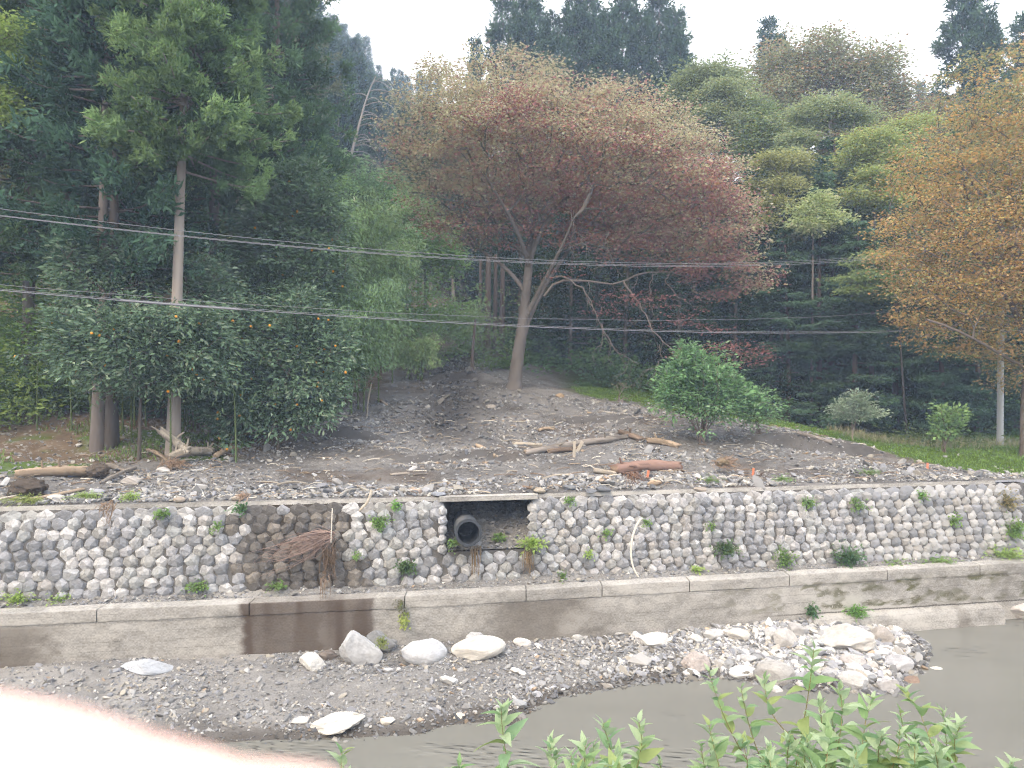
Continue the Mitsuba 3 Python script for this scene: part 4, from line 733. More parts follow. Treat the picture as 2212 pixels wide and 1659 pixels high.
# bamboo
def bamboo(label, u, y, culms, spread, top, seed, col=(.20, .29, .135), lean=.25, leafn=34):
    q = np.random.RandomState(seed + 50); k = lab(key('bamboo'), label, 'bamboo'); x0 = (u - 1106) / F * y; mc, ml = MB(), MB()
    for c in range(culms):
        bx, by = x0 + q.normal(0, spread * .35), y + q.normal(0, spread * .35); zb = float(H(bx, by)) - .1; zt = CZ - (top + q.uniform(0, 130) - 829.5) / F * y; h = max(2.5, zt - zb); a = q.uniform(0, 6.283) if q.rand() < .6 else -1.2; ln = h * lean * q.uniform(.5, 1.5)
        s = np.linspace(0, 1, 16); pth = np.stack([bx + math.cos(a) * ln * s ** 2.2, by + math.sin(a) * ln * s ** 2.2, zb + h * (s - .16 * lean * 3 * s ** 4)], 1); v, f = tube(pth, np.linspace(.035, .006, 16), 5, False); mc.add(v, f, np.array([.12, .16, .07]) * q.uniform(.6, 1.2))
        m = int(6.5 * h); t = q.uniform(.35, 1, m) ; pc = np.array([np.interp(t, s, pth[:, j]) for j in range(3)]).T; o = q.normal(size=(m, 3)) * [1, 1, .2]; e = pc + unit(o) * (q.uniform(.25, 1.05, m) * (1.15 - .55 * t))[:, None]
        p = np.repeat(e, leafn, 0) + q.normal(0, .2, (m * leafn, 3)) * [1, 1, .8]; d = np.repeat(unit(o), leafn, 0) * .5 + q.normal(0, .5, p.shape) + [0, 0, -.75]
        v, f = leaves(p, d, q.normal(0, 1, p.shape) + [0, 0, .7], q.uniform(.16, .30, len(p)), .060, .1); ml.add(v, f, np.repeat(np.asarray(col) * q.uniform(.8, 1.2) * jit(q, len(p), .2), 4, 0))
    mc.plain(k + '__culms', 'bark', True); ml.put(k + '__leaves', 'leaf')
bamboo('bamboo clump drooping over the left side of the debris channel', 752, 31, 11, 1.9, 590, 1)
bamboo('tall bamboo clump behind the fruit trees', 730, 34, 14, 3.4, 400, 2, lean=.2)
bamboo('hazy bamboo clump at the top of the left bank', 790, 42, 15, 3.2, 410, 3, (.23, .32, .16))
bamboo('bamboo arching down over the middle of the channel head', 985, 48, 7, 1.4, 630, 4, (.25, .34, .18), lean=.5)
bamboo('dark bamboo clump left of the channel mouth', 700, 29.5, 12, 2.6, 560, 5, (.13, .20, .10))
bamboo('bamboo clump in the middle behind the drooping one', 850, 56, 14, 4.0, 450, 6, (.20, .29, .15), lean=.3)
bamboo('thin nearly leafless stalks standing between the trunks of the left wood', 300, 27, 26, 4.5, 640, 9, (.09, .13, .07), lean=.08, leafn=5)
bamboo('short bamboo sprouting from the debris below the arching one', 905, 38, 5, 1.2, 740, 7, (.24, .33, .14), lean=.5)
bamboo('pale stalked bamboo by the trunks at the foot of the left wood', 560, 31, 10, 3.0, 520, 8, (.11, .165, .085))
# dead leaning tree, bare
k = lab('dead_tree', 'leaning dead tree with bare pale side branches on the left slope', 'dead tree'); mb = MB(); Yd = 66; q = np.random.RandomState(8)
c = spline([P(745, 372, Yd), P(768, 300, Yd), P(785, 235, Yd), P(812, 165, Yd)], 20); mb.add(*tube(c, np.linspace(.16, .04, 20), 7), [.34, .32, .30]); mb.put(k + '__trunk', 'bark', smooth=True); mb = MB()
for i in range(22):
    p = c[2 + i % 17]; l = q.uniform(1.2, 3.2); s = -1 if q.rand() < .25 else 1; w = spline([p, p + [s * l * .5, q.normal(0, .6), .1 * l], p + [s * l, q.normal(0, 1.0), -.45 * l]], 7); mb.add(*tube(w, np.linspace(.045, .012, 7), 4), [.38, .35, .33])
mb.put(k + '__branches', 'bark', smooth=True)
# bare pole like trunks by the channel
for lb, pts, r0, y in (('dark bare trunk standing in the debris left of the red tree', [(1020, 768), (1023, 735), (1027, 690)], .085, 38), ('thin bare stake like sapling at the left edge of the debris', [(793, 883), (798, 850), (803, 828)], .035, 29)):
    mb = MB(); c = spline([P(u, v, y) for u, v in pts], 10); c[0][2] = min(c[0][2], float(H(c[0][0], y))) - .2; mb.add(*tube(c, np.linspace(r0, r0 * .7, 10), 7), [.13, .11, .10] if y > 30 else [.3, .27, .22]); lab(mb.put(key('bare_trunk'), 'bark', smooth=True), lb, 'tree trunk')
for i, (u, vb, vt, w) in enumerate([(1052, 742, 640, 15), (1068, 728, 640, 10), (1083, 770, 660, 13), (1035, 735, 650, 8)]):
    y = 47 + i; mb = MB(); p0 = P(u, vb, y); p0[2] = float(H(p0[0], y)) - .2; c = spline([p0, P(u + 2, vt, y), P(u + 3, vt - 90, y)], 10); mb.add(*tube(c, np.linspace(w / F * y * .55, w / F * y * .35, 10), 8), [.13, .105, .095]); lab(mb.put(key('bare_trunk'), 'bark', smooth=True), ['reddish cedar trunk left of the red tree, the stoutest of four', 'slim trunk second from the left behind the red tree base', 'trunk with leaning stick nearest the red tree on its left', 'thinnest trunk at the left of the four by the red tree'][i], 'tree trunk')

# ---------------------------------------------------------------- shrubs and small trees on the fan
def shrub(name, label, cat, u, vb, y, balls, n, leaf_n, col, ns=7, seed=0, L=.12, W=.05, sxy=.15, sz=.1, mat='gloss_leaf', r0=.03, bark=(.16, .13, .11), lean=.5, **kw):
    q = np.random.RandomState(seed + 300); b = P(u, vb, y); b[2] = float(H(b[0], y)) - .05; tg = in_balls(balls, n, q, .5); st = []
    for i in range(ns):
        t = tg[q.randint(len(tg))]; st.append(np.hstack([spline([b + [q.normal(0, .06), q.normal(0, .06), 0], b * .6 + t * .4 + [0, 0, .15], b * .35 + t * .65], 6), np.linspace(r0, r0 * .45, 6)[:, None]]))
    return plant(name, label, cat, None, st, tg, r, leaf_n, sxy, sz, L, W, col, mat, bark, seg=.2, tip=.004, first=.5, axis=True, **kw)
shrub('round_shrub', 'rounded glossy green shrub with many stems standing in the debris', 'shrub', 1515, 945, 27.2, [(1500, 800, 65, 40, 27.2), (1545, 830, 75, 45, 27.2), (1470, 830, 50, 40, 27), (1580, 850, 50, 35, 27.3), (1520, 870, 80, 30, 27), (1450, 850, 30, 25, 27.2), (1480, 775, 25, 25, 27.2), (1620, 860, 25, 20, 27.4)], 560, 26, green((0.132, 0.232, 0.105), .2, (.16, .23, .13), .2), ns=12, seed=1, L=.17, W=.07)
shrub('small_shrub', 'small drooping shrub at the right foot of the rounded shrub', 'shrub', 1637, 945, 27.8, [(1640, 870, 22, 18, 27.8), (1655, 890, 18, 22, 27.8), (1625, 900, 20, 20, 27.8)], 90, 18, green((0.139, 0.217, 0.109), .2), ns=5, seed=2)
shrub('sapling', 'small tree with pale whitish green leaves at the edge of the dark firs', 'small tree', 1840, 962, 29.5, [(1850, 870, 32, 16, 29.5), (1835, 890, 30, 15, 29.5), (1870, 885, 22, 14, 29.5), (1815, 885, 18, 12, 29.5), (1890, 895, 18, 8, 29.6), (1850, 855, 18, 9, 29.5)], 130, 22, green((0.232, 0.287, 0.202), .2), ns=3, seed=3, r0=.022, L=.11, W=.06, sz=.05, bark=(.3, .26, .22))
shrub('sapling', 'straggly sapling with large bright leaves on the grass, left of the utility pole', 'small tree', 2038, 978, 28.5, [(2035, 900, 14, 22, 28.5), (2060, 905, 20, 18, 28.5), (2030, 930, 12, 14, 28.5), (2075, 885, 10, 8, 28.5), (2055, 930, 16, 12, 28.5)], 70, 12, green((0.163, 0.250, 0.100), .2), ns=4, seed=4, L=.17, W=.10, r0=.03)
shrub('sapling', 'leafless brown sapling on the green strip behind the debris', 'small tree', 1337, 882, 33.5, [(1345, 845, 22, 22, 33.5), (1335, 830, 12, 14, 33.5)], 40, 2, green((0.155, 0.155, 0.093), .2), ns=4, seed=5, r0=.03, bark=(.24, .2, .18))
# shade undergrowth
def thicket(name, label, pts, col, n_leaf, sz, L, W, seed, kind=None, cat='bush', group=None):
    q = np.random.RandomState(seed + 700); mb = MB()
    t = np.vstack([np.array([x, y, float(H(x, y))]) + np.abs(q.normal(size=(m, 3))) * [0, 0, h] + q.normal(size=(m, 3)) * [w, w, 0] for x, y, w, h, m in pts]); t[:, 2] = np.maximum(t[:, 2], H(t[:, 0], t[:, 1]) + .03)
    mb.add(*spray(t, n_leaf, sz, sz * .6, L, W, col, q)); k = key(name); (mb.put(k, 'leaf') if kind else mb.plain(k, 'leaf')); return lab(k, label, None if kind else cat, group, kind)
pts = [(x, y, 1.6, .9, 14) for x, y in zip(r.uniform(-1, 30, 240), r.uniform(38, 62, 240)) if y > 37 + max(0, 6 - x) * 1.4]
thicket('undergrowth', 'dark green undergrowth on the shaded forest floor at the right', pts, green((0.078, 0.132, 0.054), .2), 14, .25, .27, .13, 1, 'stuff')
pts = [(x, y, 1.8, 1.0, 12) for x, y in zip(r.uniform(-60, -8, 330), r.uniform(29, 75, 330)) if x < np.interp(y, [29, 42, 75], [-14, -9.5, -14]) and not (x < -16 and y < 32)]
thicket('undergrowth', 'mixed green undergrowth on the left slope', pts, green((0.116, 0.178, 0.070), .2), 14, .28, .30, .14, 2, 'stuff')
for u, v, w, h, m, c, lb in [(1210, 745, 1.0, .8, 60, (.06, .10, .045), 'dark green bush right behind the red tree trunk'), (1085, 795, .7, .35, 40, (.10, .15, .05), 'low green weeds at the left foot of the red tree'), (930, 628, 1.2, .8, 60, (.08, .13, .07), 'rounded green bush at the head of the channel'), (935, 705, 1.6, .8, 90, (.12, .18, .07), 'bright green weeds on the fallen branches in the channel'), (860, 775, 1.2, .5, 60, (.10, .15, .06), 'leafy broken branches lying at the left of the channel'),
                              (905, 785, .7, .45, 50, (.14, .21, .08), 'light green leafy branch drooping onto the channel debris'), (40, 770, 1.5, .9, 90, (.11, .19, .06), 'bright green bush at the far left edge above the bare slope'), (150, 880, 1.0, .9, 80, (.08, .13, .05), 'green bush left of the two close cedar trunks'), (2000, 965, .8, .35, 40, (.09, .14, .05), 'broad leafed weed at the edge of the grass under the firs')]:
    g = shoot(u, v); thicket('bush', lb, [(g[0], g[1], w, h, m)], green(c, .2), 20, .2, .2, .08, u)
for u, v, y, w, h, m, c, lb in [(20, 700, 28, 1.3, 1.6, 150, (.13, .21, .07), 'bright green leafy bush filling the left picture edge'), (110, 690, 31, 1.6, 1.8, 170, (.09, .15, .06), 'dark green bush between the far left cedars'), (-40, 800, 27, 1.4, 1.0, 110, (.17, .26, .08), 'yellowish green bush at the bottom of the left wood edge'), (70, 600, 33, 1.8, 2.0, 170, (.08, .14, .06), 'tall dark bush high at the left picture edge'),
                               (180, 830, 29, 1.0, .9, 80, (.10, .16, .06), 'green bush in the gap left of the close trunks'), (870, 680, 44, 1.8, 1.2, 150, (.16, .24, .10), 'pale green thicket on the left bank of the channel'), (960, 690, 46, 1.6, 1.2, 130, (.17, .25, .11), 'pale green thicket in the middle of the channel head'), (820, 640, 42, 1.8, 1.6, 150, (.13, .21, .09), 'leafy thicket under the bamboo left of the channel')]:
    g = P(u, v, y); x = g[0]; mbz = float(H(x, y)); hh = max(.3, g[2] - mbz); thicket('bush', lb, [(x, y, w, max(h, hh * .8), m * 2)], green(c, .22), 22, .26, .22, .09, int(u + 500))
# grass
def blades(k, label, x, y, h, col, q, w=.012):
    n = len(x); z = H(x, y); p = np.stack([x, y, z - .02], 1); d = np.array([0, 0, 1.]) + q.normal(0, .35, (n, 3)); v, f = leaves(p, d, q.normal(size=(n, 3)), h * q.uniform(.5, 1.3, n), w, .1)
    mb = MB(); mb.add(v, f, np.repeat(np.asarray(col) * jit(q, n, .22) * (1 + .5 * (fb(p * .7, 2, 3)[:, None] - .5)), 4, 0)); mb.put(k, 'leaf'); lab(k, label, kind='stuff')
q = np.random.RandomState(77); n = 42000; x, y = q.uniform(3, 26, n), q.uniform(23, 38.5, n); gb = np.interp(x, *zip(*GRASS)); m = (y > gb + q.normal(0, .35, n)) & (y > Yt(x) + .3); blades('grass', 'short green grass behind the debris fan on the right', x[m], y[m], .13, (.13, .20, .055), q, .022)
n = 2200; x, y = q.uniform(14, 25, n), q.normal(32.5, 1.1, n); blades('dry_grass', 'tall pale dry grass at the foot of the firs and pole', x, y, .42, (.26, .25, .15), q, .018)
n = 26000; x, y = q.uniform(-30, -7, n), q.uniform(19, 32, n); m = (x < np.interp(y, *zip(*LEFT)) - .3) & (fb(np.stack([x * .5, y * .8, x * 0 + 7], -1), 3, 2) > .5); blades('weeds', 'patchy green weeds on the bare slope at the left', x[m], y[m], .22, (.12, .18, .055), q, .03)

# ---------------------------------------------------------------- boulders of the river bar
def boulder_mesh(seed, dims, kind='round', tone=(.5, .5, .48), sub=4):
    q = np.random.RandomState(seed + 40); m = trimesh.creation.icosphere(subdivisions=sub); v = np.array(m.vertices); d = v.copy()
    cuts = {'round': 7, 'block': 9, 'wedge': 8, 'rough': 12}[kind]; depth = {'round': (.74, .98), 'block': (.52, .8), 'wedge': (.5, .85), 'rough': (.6, .9)}[kind]
    for _ in range(cuts):
        n = unit(q.normal(size=3) * [1, 1, .8]); c = q.uniform(*depth); e = np.maximum(v @ n - c, 0); v = v - e[:, None] * n * .93
    if kind == 'wedge': v[:, 0] *= 1 - .55 * np.clip(v[:, 2], -.2, 1); v[:, 0] -= .25 * v[:, 2]
    a = {'round': .05, 'block': .07, 'wedge': .08, 'rough': .16}[kind]
    v = v + d * ((fb(v * 1.8 + seed, 3, seed) - .5) * a * 2 + (fb(v * 7 + seed, 3, seed + 1) - .5) * a * .7)[:, None]
    v = v / (v.max(0) - v.min(0)); c = np.asarray(tone) * .80 * (1 + .5 * (fb(v * 6 + seed, 4, seed + 2)[:, None] - .5) + .6 * (fb(v * 26 + seed, 2, seed + 5)[:, None] - .5))
    wet = sst(-.30, -.42, v[:, 2] + .1 * (fb(v * 4, 2, 1) - .5))[:, None]; c = c * (1 - .55 * wet) + np.array([.09, .08, .065]) * .55 * wet
    return v * np.asarray(dims), np.array(m.faces), np.clip(c, .03, .86)
def boulder(label, u0, u1, v0, v1, tone, kind='round', seed=0, deep=.85, tilt=0.0, turn=0.0, zf=Zb, sink=.22, name='boulder', y0=12.0, hs=.95, smooth=True):
    u = (u0 + u1) / 2; g = shoot(u, v1 - 2, zf, y0); y = g[1]; w = (u1 - u0) / F * y; h = (v1 - v0) / F * y * hs; dp = w * deep
    el = math.atan2(CZ - g[2], y); hz = max(.3 * h, (h - dp * math.sin(el) * .35)) * 1.12
    v, f, c = boulder_mesh(seed, (w, dp, hz), kind, tone, 4 if u1 - u0 > 48 else 3); R = rotz(turn) @ np.array([[math.cos(tilt), 0, math.sin(tilt)], [0, 1, 0], [-math.sin(tilt), 0, math.cos(tilt)]])
    v = v @ R.T; v = v * np.array([w / (v[:, 0].max() - v[:, 0].min()), 1, 1]); v = v - [(v[:, 0].max() + v[:, 0].min()) / 2, v[:, 1].min(), v[:, 2].min()]
    if 'half buried' in label: sink = .5
    back = 0.0 if zf is not Zb else min(0.0, float(Yl(g[0])) - .04 - (g[1] + v[:, 1].max())); v[:, 1] *= 1 + min(0.0, back * .5) / dp if dp > .1 else 1; g[1] += back * .55
    v = v + [g[0], g[1] - .02, max(g[2], -.05) - sink * hz]; mb = MB(); mb.add(v, f, c); return lab(mb.put(key(name), 'stone_paint', smooth=smooth), label, 'boulder' if name == 'boulder' else 'rock')
for a in [('big pointed grey boulder against the river wall, tallest on the bar', 731, 826, 1345, 1437, (.52, .53, .54), 'wedge', 1, .8), ('rough dark grey boulder behind the big pointed one on its right', 796, 862, 1340, 1388, (.27, .28, .29), 'rough', 2), ('small dark grey rough rock right of the pointed boulder', 834, 860, 1372, 1397, (.30, .31, .32), 'rough', 3),
          ('smooth bluish white boulder right of the pointed one', 862, 963, 1375, 1441, (.60, .62, .65), 'round', 4), ('broad cream white boulder, third of the row under the river wall', 970, 1092, 1376, 1432, (.68, .66, .61), 'round', 5), ('pale grey wedge stone leaning behind the cream white boulder', 1005, 1060, 1349, 1386, (.50, .51, .52), 'wedge', 6),
          ('small bright white boulder left of the pointed one', 636, 696, 1414, 1452, (.74, .73, .69), 'block', 7), ('small brownish rock at the foot of the wet stain', 686, 728, 1401, 1427, (.22, .19, .17), 'rough', 8), ('bluish white slab half buried in sand at the left', 240, 356, 1425, 1462, (.50, .53, .57), 'wedge', 9), ('long knobbly white boulder at the water in front', 648, 776, 1560, 1604, (.68, .66, .61), 'rough', 10),
          ('small flat white stone above the long knobbly boulder', 625, 664, 1555, 1570, (.60, .58, .55), 'block', 11), ('small oval white stone right of the cream boulder', 1108, 1148, 1377, 1398, (.70, .68, .65), 'round', 12), ('white slab lying in the rubble mid bar', 1384, 1453, 1371, 1406, (.74, .73, .70), 'block', 13), ('flat cream slab near the river wall on the right part of the bar', 1571, 1626, 1357, 1388, (.66, .63, .58), 'block', 14),
          ('rounded pale stone left of the flat cream slab', 1524, 1568, 1360, 1384, (.56, .56, .55), 'round', 15), ('rough pinkish block at the water edge', 1478, 1542, 1407, 1461, (.50, .45, .42), 'rough', 16), ('white dome stone sitting in the water by the pinkish block', 1479, 1517, 1449, 1473, (.72, .71, .70), 'round', 17), ('oval white boulder in the water left of the big smooth grey one', 1580, 1642, 1444, 1471, (.68, .68, .66), 'round', 18),
          ('big smooth grey boulder at the water behind the leafy stems', 1641, 1730, 1424, 1486, (.47, .46, .44), 'round', 19, .7), ('largest white boulder of the right pile with a brown hollow', 1778, 1908, 1352, 1415, (.60, .58, .54), 'rough', 20, .8), ('round brownish grey boulder at the tip of the bar', 1890, 1942, 1353, 1396, (.42, .39, .36), 'round', 21), ('upright whitish block in the right pile', 1677, 1734, 1355, 1406, (.57, .55, .52), 'block', 22),
          ('tilted grey slab behind the upright whitish block', 1708, 1756, 1340, 1380, (.48, .47, .46), 'wedge', 23), ('pale round stone at the left of the right pile', 1655, 1684, 1353, 1382, (.60, .60, .60), 'round', 24), ('long grey boulder at the water on the tip of the bar', 1917, 1988, 1421, 1459, (.48, .48, .49), 'round', 25), ('long pale pinkish stone lying in the right pile', 1825, 1878, 1415, 1446, (.52, .49, .47), 'round', 26),
          ('angular whitish boulder at the water below the right pile', 1823, 1889, 1446, 1498, (.58, .58, .57), 'block', 27), ('grey angular boulder standing in the water at the far tip', 1903, 1947, 1466, 1502, (.46, .45, .45), 'block', 28), ('long oval white stone aslant in the right pile', 1836, 1873, 1431, 1463, (.64, .64, .64), 'round', 29), ('reddish flat stone awash in the river', 1956, 1994, 1470, 1488, (.30, .22, .17), 'round', 30),
          ('small pale stones breaking the river surface, rightmost', 2014, 2042, 1450, 1461, (.62, .60, .54), 'round', 31), ('small white stone in the water by the leafy stems', 1667, 1695, 1488, 1510, (.62, .60, .58), 'block', 32), ('upright pale slab at the tip of the right pile', 1931, 1957, 1390, 1422, (.55, .54, .52), 'wedge', 33), ('small cream stone under the long oval white one', 1908, 1930, 1446, 1470, (.62, .60, .55), 'round', 34),
          ('flat pale stone beside the long pinkish one', 1874, 1899, 1428, 1450, (.56, .53, .50), 'round', 35), ('low grey stone in the middle of the right pile', 1780, 1812, 1444, 1466, (.48, .48, .48), 'round', 36), ('small pale block on the bar below the cream boulder', 1490, 1522, 1370, 1392, (.62, .61, .58), 'block', 37), ('whitish wedge near the river wall at mid bar', 1360, 1395, 1362, 1382, (.60, .60, .60), 'wedge', 38),
          ('small white pebble stone left of the white slab', 1234, 1260, 1365, 1382, (.56, .56, .54), 'round', 39), ('squarish grey stone at the right foot of the pinkish block', 1545, 1570, 1425, 1446, (.50, .49, .47), 'block', 40), ('flat grey stone behind the oval white boulder', 1600, 1640, 1415, 1436, (.50, .50, .50), 'block', 41)]:
    boulder(a[0], *a[1:5], a[5], a[6], a[7], a[8] if len(a) > 8 else .85, tilt=((a[7] * 7) % 5 - 2) * .08, turn=((a[7] * 3) % 7 - 3) * .15)
lab(boulder('x', 2196, 2300, 1290, 1346, (.58, .55, .52), 'block', 51, 1.0, zf=lambda x, y: x * 0 + .02), 'pale concrete like block at the right picture edge, by the water', 'boulder')
lab(boulder('x', 2180, 2330, 1250, 1330, (.24, .20, .17), 'round', 52, .9, zf=lambda x, y: x * 0 + .1), 'dark brown boulder at the right picture edge below the river wall', 'boulder')
# rocks on the fan
for a in [('orange buff rock in front of the red log', 1396, 1432, 1035, 1052, (.50, .38, .27), 'block', 60), ('flat dark slate slab on the wall top right of the culvert', 1288, 1322, 1050, 1064, (.17, .18, .20), 'block', 61), ('dark slate slab beside the flat one', 1266, 1290, 1054, 1066, (.2, .21, .23), 'block', 62), ('buff rock on the wall top at the right end of the lintel', 1152, 1180, 1050, 1067, (.42, .37, .30), 'rough', 63),
          ('grey upright rock on the track left of the culvert', 714, 738, 1030, 1052, (.36, .35, .34), 'wedge', 64), ('pinkish buff rock on the wall edge left of the culvert', 885, 912, 1054, 1069, (.50, .40, .33), 'rough', 65), ('flat bluish slab on the wall edge left of the culvert', 930, 962, 1062, 1073, (.30, .32, .36), 'block', 66), ('white stone on the debris at the left among driftwood', 334, 362, 1006, 1024, (.66, .65, .63), 'block', 67),
          ('pale slanting rock under the driftwood at the left', 252, 298, 1025, 1049, (.50, .47, .44), 'wedge', 68), ('white stone in the grass on the left wall top', 93, 130, 1067, 1083, (.60, .58, .55), 'round', 69), ('bluish grey stone on the left wall top', 188, 220, 1056, 1070, (.42, .43, .46), 'round', 70), ('rounded buff stone on the left wall edge', 497, 524, 1068, 1083, (.44, .40, .35), 'round', 71), ('brown rock on the soil mound near the red tree', 1200, 1220, 848, 862, (.40, .30, .20), 'rough', 72),
          ('pale stone on the brown mound below the red tree', 1048, 1072, 873, 885, (.36, .33, .30), 'rough', 73), ('dark slab right of the culvert on the wall top', 1215, 1245, 1048, 1062, (.2, .21, .22), 'block', 74), ('grey brown rock at the right of the wall top', 1500, 1530, 1052, 1064, (.38, .33, .28), 'block', 75), ('buff stone at the left of the wall top driftwood', 370, 396, 1072, 1086, (.42, .36, .30), 'block', 76)]:
    boulder(a[0], *a[1:5], a[5], a[6], a[7], zf=H, y0=17.6, name='rock', hs=.85)

# ---------------------------------------------------------------- logs, driftwood, roots
WD = {'pale': (.42, .375, .31), 'grey': (.27, .24, .21), 'brown': (.22, .165, .125), 'red': (.27, .175, .14), 'tan': (.38, .30, .22), 'dark': (.11, .09, .075), 'white': (.62, .585, .52)}
def log(label, a, b, d0, d1=None, tone='grey', lift=.55, bend=.04, name='log', seed=0, cat='log', ya=None, yb=None, n=26, end=None, k=None, sides=14, raw=False):
    q = np.random.RandomState(seed + 11); c0, c1 = (shoot(*a, H, 17.6) if ya is None else P(*a, ya)), (shoot(*b, H, 17.6) if yb is None else P(*b, yb)); d1 = d1 or d0; r0, r1 = d0 / F * c0[1] / 2, d1 / F * c1[1] / 2
    if ya is None: c0[2] += r0 * lift
    if yb is None: c1[2] += r1 * lift
    m = (c0 + c1) / 2 + [q.normal(0, 1) * bend, 0, abs(q.normal(0, 1)) * bend]; c = spline([c0, m, c1], n); rr = np.linspace(r0, r1, n) * (1 + q.normal(0, .05, n)); v, f = tube(c, rr, sides)
    ax = unit(c1 - c0); s = (v - c0) @ ax; t = np.asarray(WD[tone]); qv = np.stack([s * 1.2, *((v - c0 - s[:, None] * ax) * 16).T[:2]], 1); v = v + unit(v - c0 - s[:, None] * ax) * ((fb(qv * np.array([1.5, 2.5, 2.5]), 3, seed) - .5) * .7 * r0)[:, None]
    mud = sst(.1, -.8, (v[:, 2] - (c0[2] + s / (np.linalg.norm(c1 - c0) + 1e-9) * (c1[2] - c0[2]))) / r0 + .9 * (fb(qv * 1.7, 2, seed + 4) - .5))[:, None]; pe = (fb(qv * np.array([.8, 1, 1]), 2, seed + 8) > .56)[:, None]
    col = t * (1 + .9 * (fb(qv * np.array([1, 2, 2]), 3, seed + 1)[:, None] - .5)); col = np.where(pe, col * .62, col) * (1 - .6 * mud) + np.array([.10, .095, .09]) * .6 * mud; col[-2:] = WD[end or 'tan']
    for e_ in (0, n - 1): v[e_ * sides:(e_ + 1) * sides] += ax * (q.normal(0, .5, (sides, 1)) * r0)
    mb = MB(); mb.add(v, f, col)
    for _ in range(2 if r0 > .05 else 1):
        k_ = q.randint(3, n - 3); o = unit(np.array([q.normal(0, .4), -abs(q.normal(0, .6)), abs(q.normal(0, .8)) + .2])); st_ = spline([c[k_], c[k_] + o * rr[k_] * 1.4, c[k_] + o * rr[k_] * q.uniform(1.8, 3.4) + ax * q.normal(0, .6) * r0], 5); mb.add(*tube(st_, np.linspace(.34, .16, 5) * rr[k_], 6), t * .8)
    if raw: return mb
    return lab(mb.put(k or key(name), 'wood', smooth=50), label, cat)
log('long grey log lying across the middle of the debris', (1136, 981), (1352, 948), 14, 13, 'grey', seed=1); log('shorter log lying in front of the long grey one', (1184, 979), (1247, 974), 10, 9, 'brown', seed=2); log('pale barkless log left of the long grey one', (1108, 961), (1172, 965), 9, 8, 'pale', seed=3)
log('dark brown log sticking up out of a mound', (1338, 940), (1384, 956), 11, 12, 'brown', seed=4, lift=1.2); log('tan log with a split end right of the mound', (1400, 957), (1464, 968), 15, 12, 'tan', seed=5); log('small pale log half buried above the long grey one', (1163, 932), (1196, 930), 7, 6, 'tan', seed=6)
log('thick reddish log with shredded bark above the right wall', (1325, 1026), (1466, 1019), 25, 24, 'red', seed=7, lift=.8); log('pale broken branch at the left end of the thick reddish log', (1283, 1022), (1330, 1027), 13, 10, 'pale', seed=8)
log('short orange brown log left of centre on the debris', (1030, 966), (1070, 991), 9, 9, 'tan', seed=9); log('dark log on the crest at the right', (1722, 940), (1796, 965), 8, 9, 'grey', seed=10, lift=1.3)
log('thick pale log lying in the left corner', (38, 1034), (200, 1030), 20, 22, 'tan', seed=11, lift=.9); log('thin reddish pale log on the left wall top', (60, 1085), (181, 1060), 8, 8, 'tan', seed=12, lift=1.0); log('grey forked branch right of the thick pale log', (222, 1012), (270, 1022), 11, 9, 'grey', seed=13, lift=1)
log('crossing grey branch at the left', (218, 1047), (292, 1013), 8, 6, 'grey', seed=14, lift=1); log('short hollow log at the forest edge', (464, 992), (516, 972), 13, 10, 'tan', seed=15, lift=.8); log('cut pale trunk block at the forest edge', (412, 985), (458, 984), 22, 19, 'pale', seed=16, lift=.8, name='log')
log('splintered plank among the left driftwood', (318, 978), (364, 1002), 9, 6, 'tan', seed=17, lift=1.2); log('small log by the channel at the left', (817, 868), (836, 877), 7, 6, 'tan', seed=18); log('pale stick on the debris left of the culvert', (600, 1049), (664, 1047), 5, 4, 'pale', seed=19, name='stick', cat='stick'); log('grey stick on the track above the culvert', (844, 1028), (884, 1025), 6, 5, 'grey', seed=20, name='stick', cat='stick')
log('thin stick right of the grey one on the track', (893, 1028), (925, 1027), 3, 3, 'grey', seed=21, name='stick', cat='stick'); log('pale stick on the wall edge left of the culvert', (733, 1073), (774, 1060), 6, 5, 'white', seed=22, name='stick', cat='stick'); log('pale curved stick below the left end of the red log', (1170, 1037), (1235, 1029), 5, 4, 'pale', seed=23, name='stick', cat='stick', bend=.1)
log('dead branch lying by the right end of the lintel', (1128, 1055), (1164, 1058), 7, 6, 'brown', seed=24, name='stick', cat='stick'); log('pale stick on the gravel at the far right', (1440, 1041), (1474, 1046), 3, 3, 'white', seed=25, name='stick', cat='stick')
mbx = log('', (346, 930), (404, 975), 15, 22, 'pale', seed=30, ya=23.2, yb=23.2, raw=True); mb2 = log('', (404, 975), (366, 986), 22, 14, 'pale', seed=31, ya=23.2, yb=23.0, raw=True)
kk = lab('driftwood_trunk', 'pale upended trunk with a flared root foot in front of the pale trunked cedar', 'driftwood'); mbx.put(kk + '__trunk', 'wood', smooth=50); mb2.put(kk + '__root', 'wood', smooth=50)
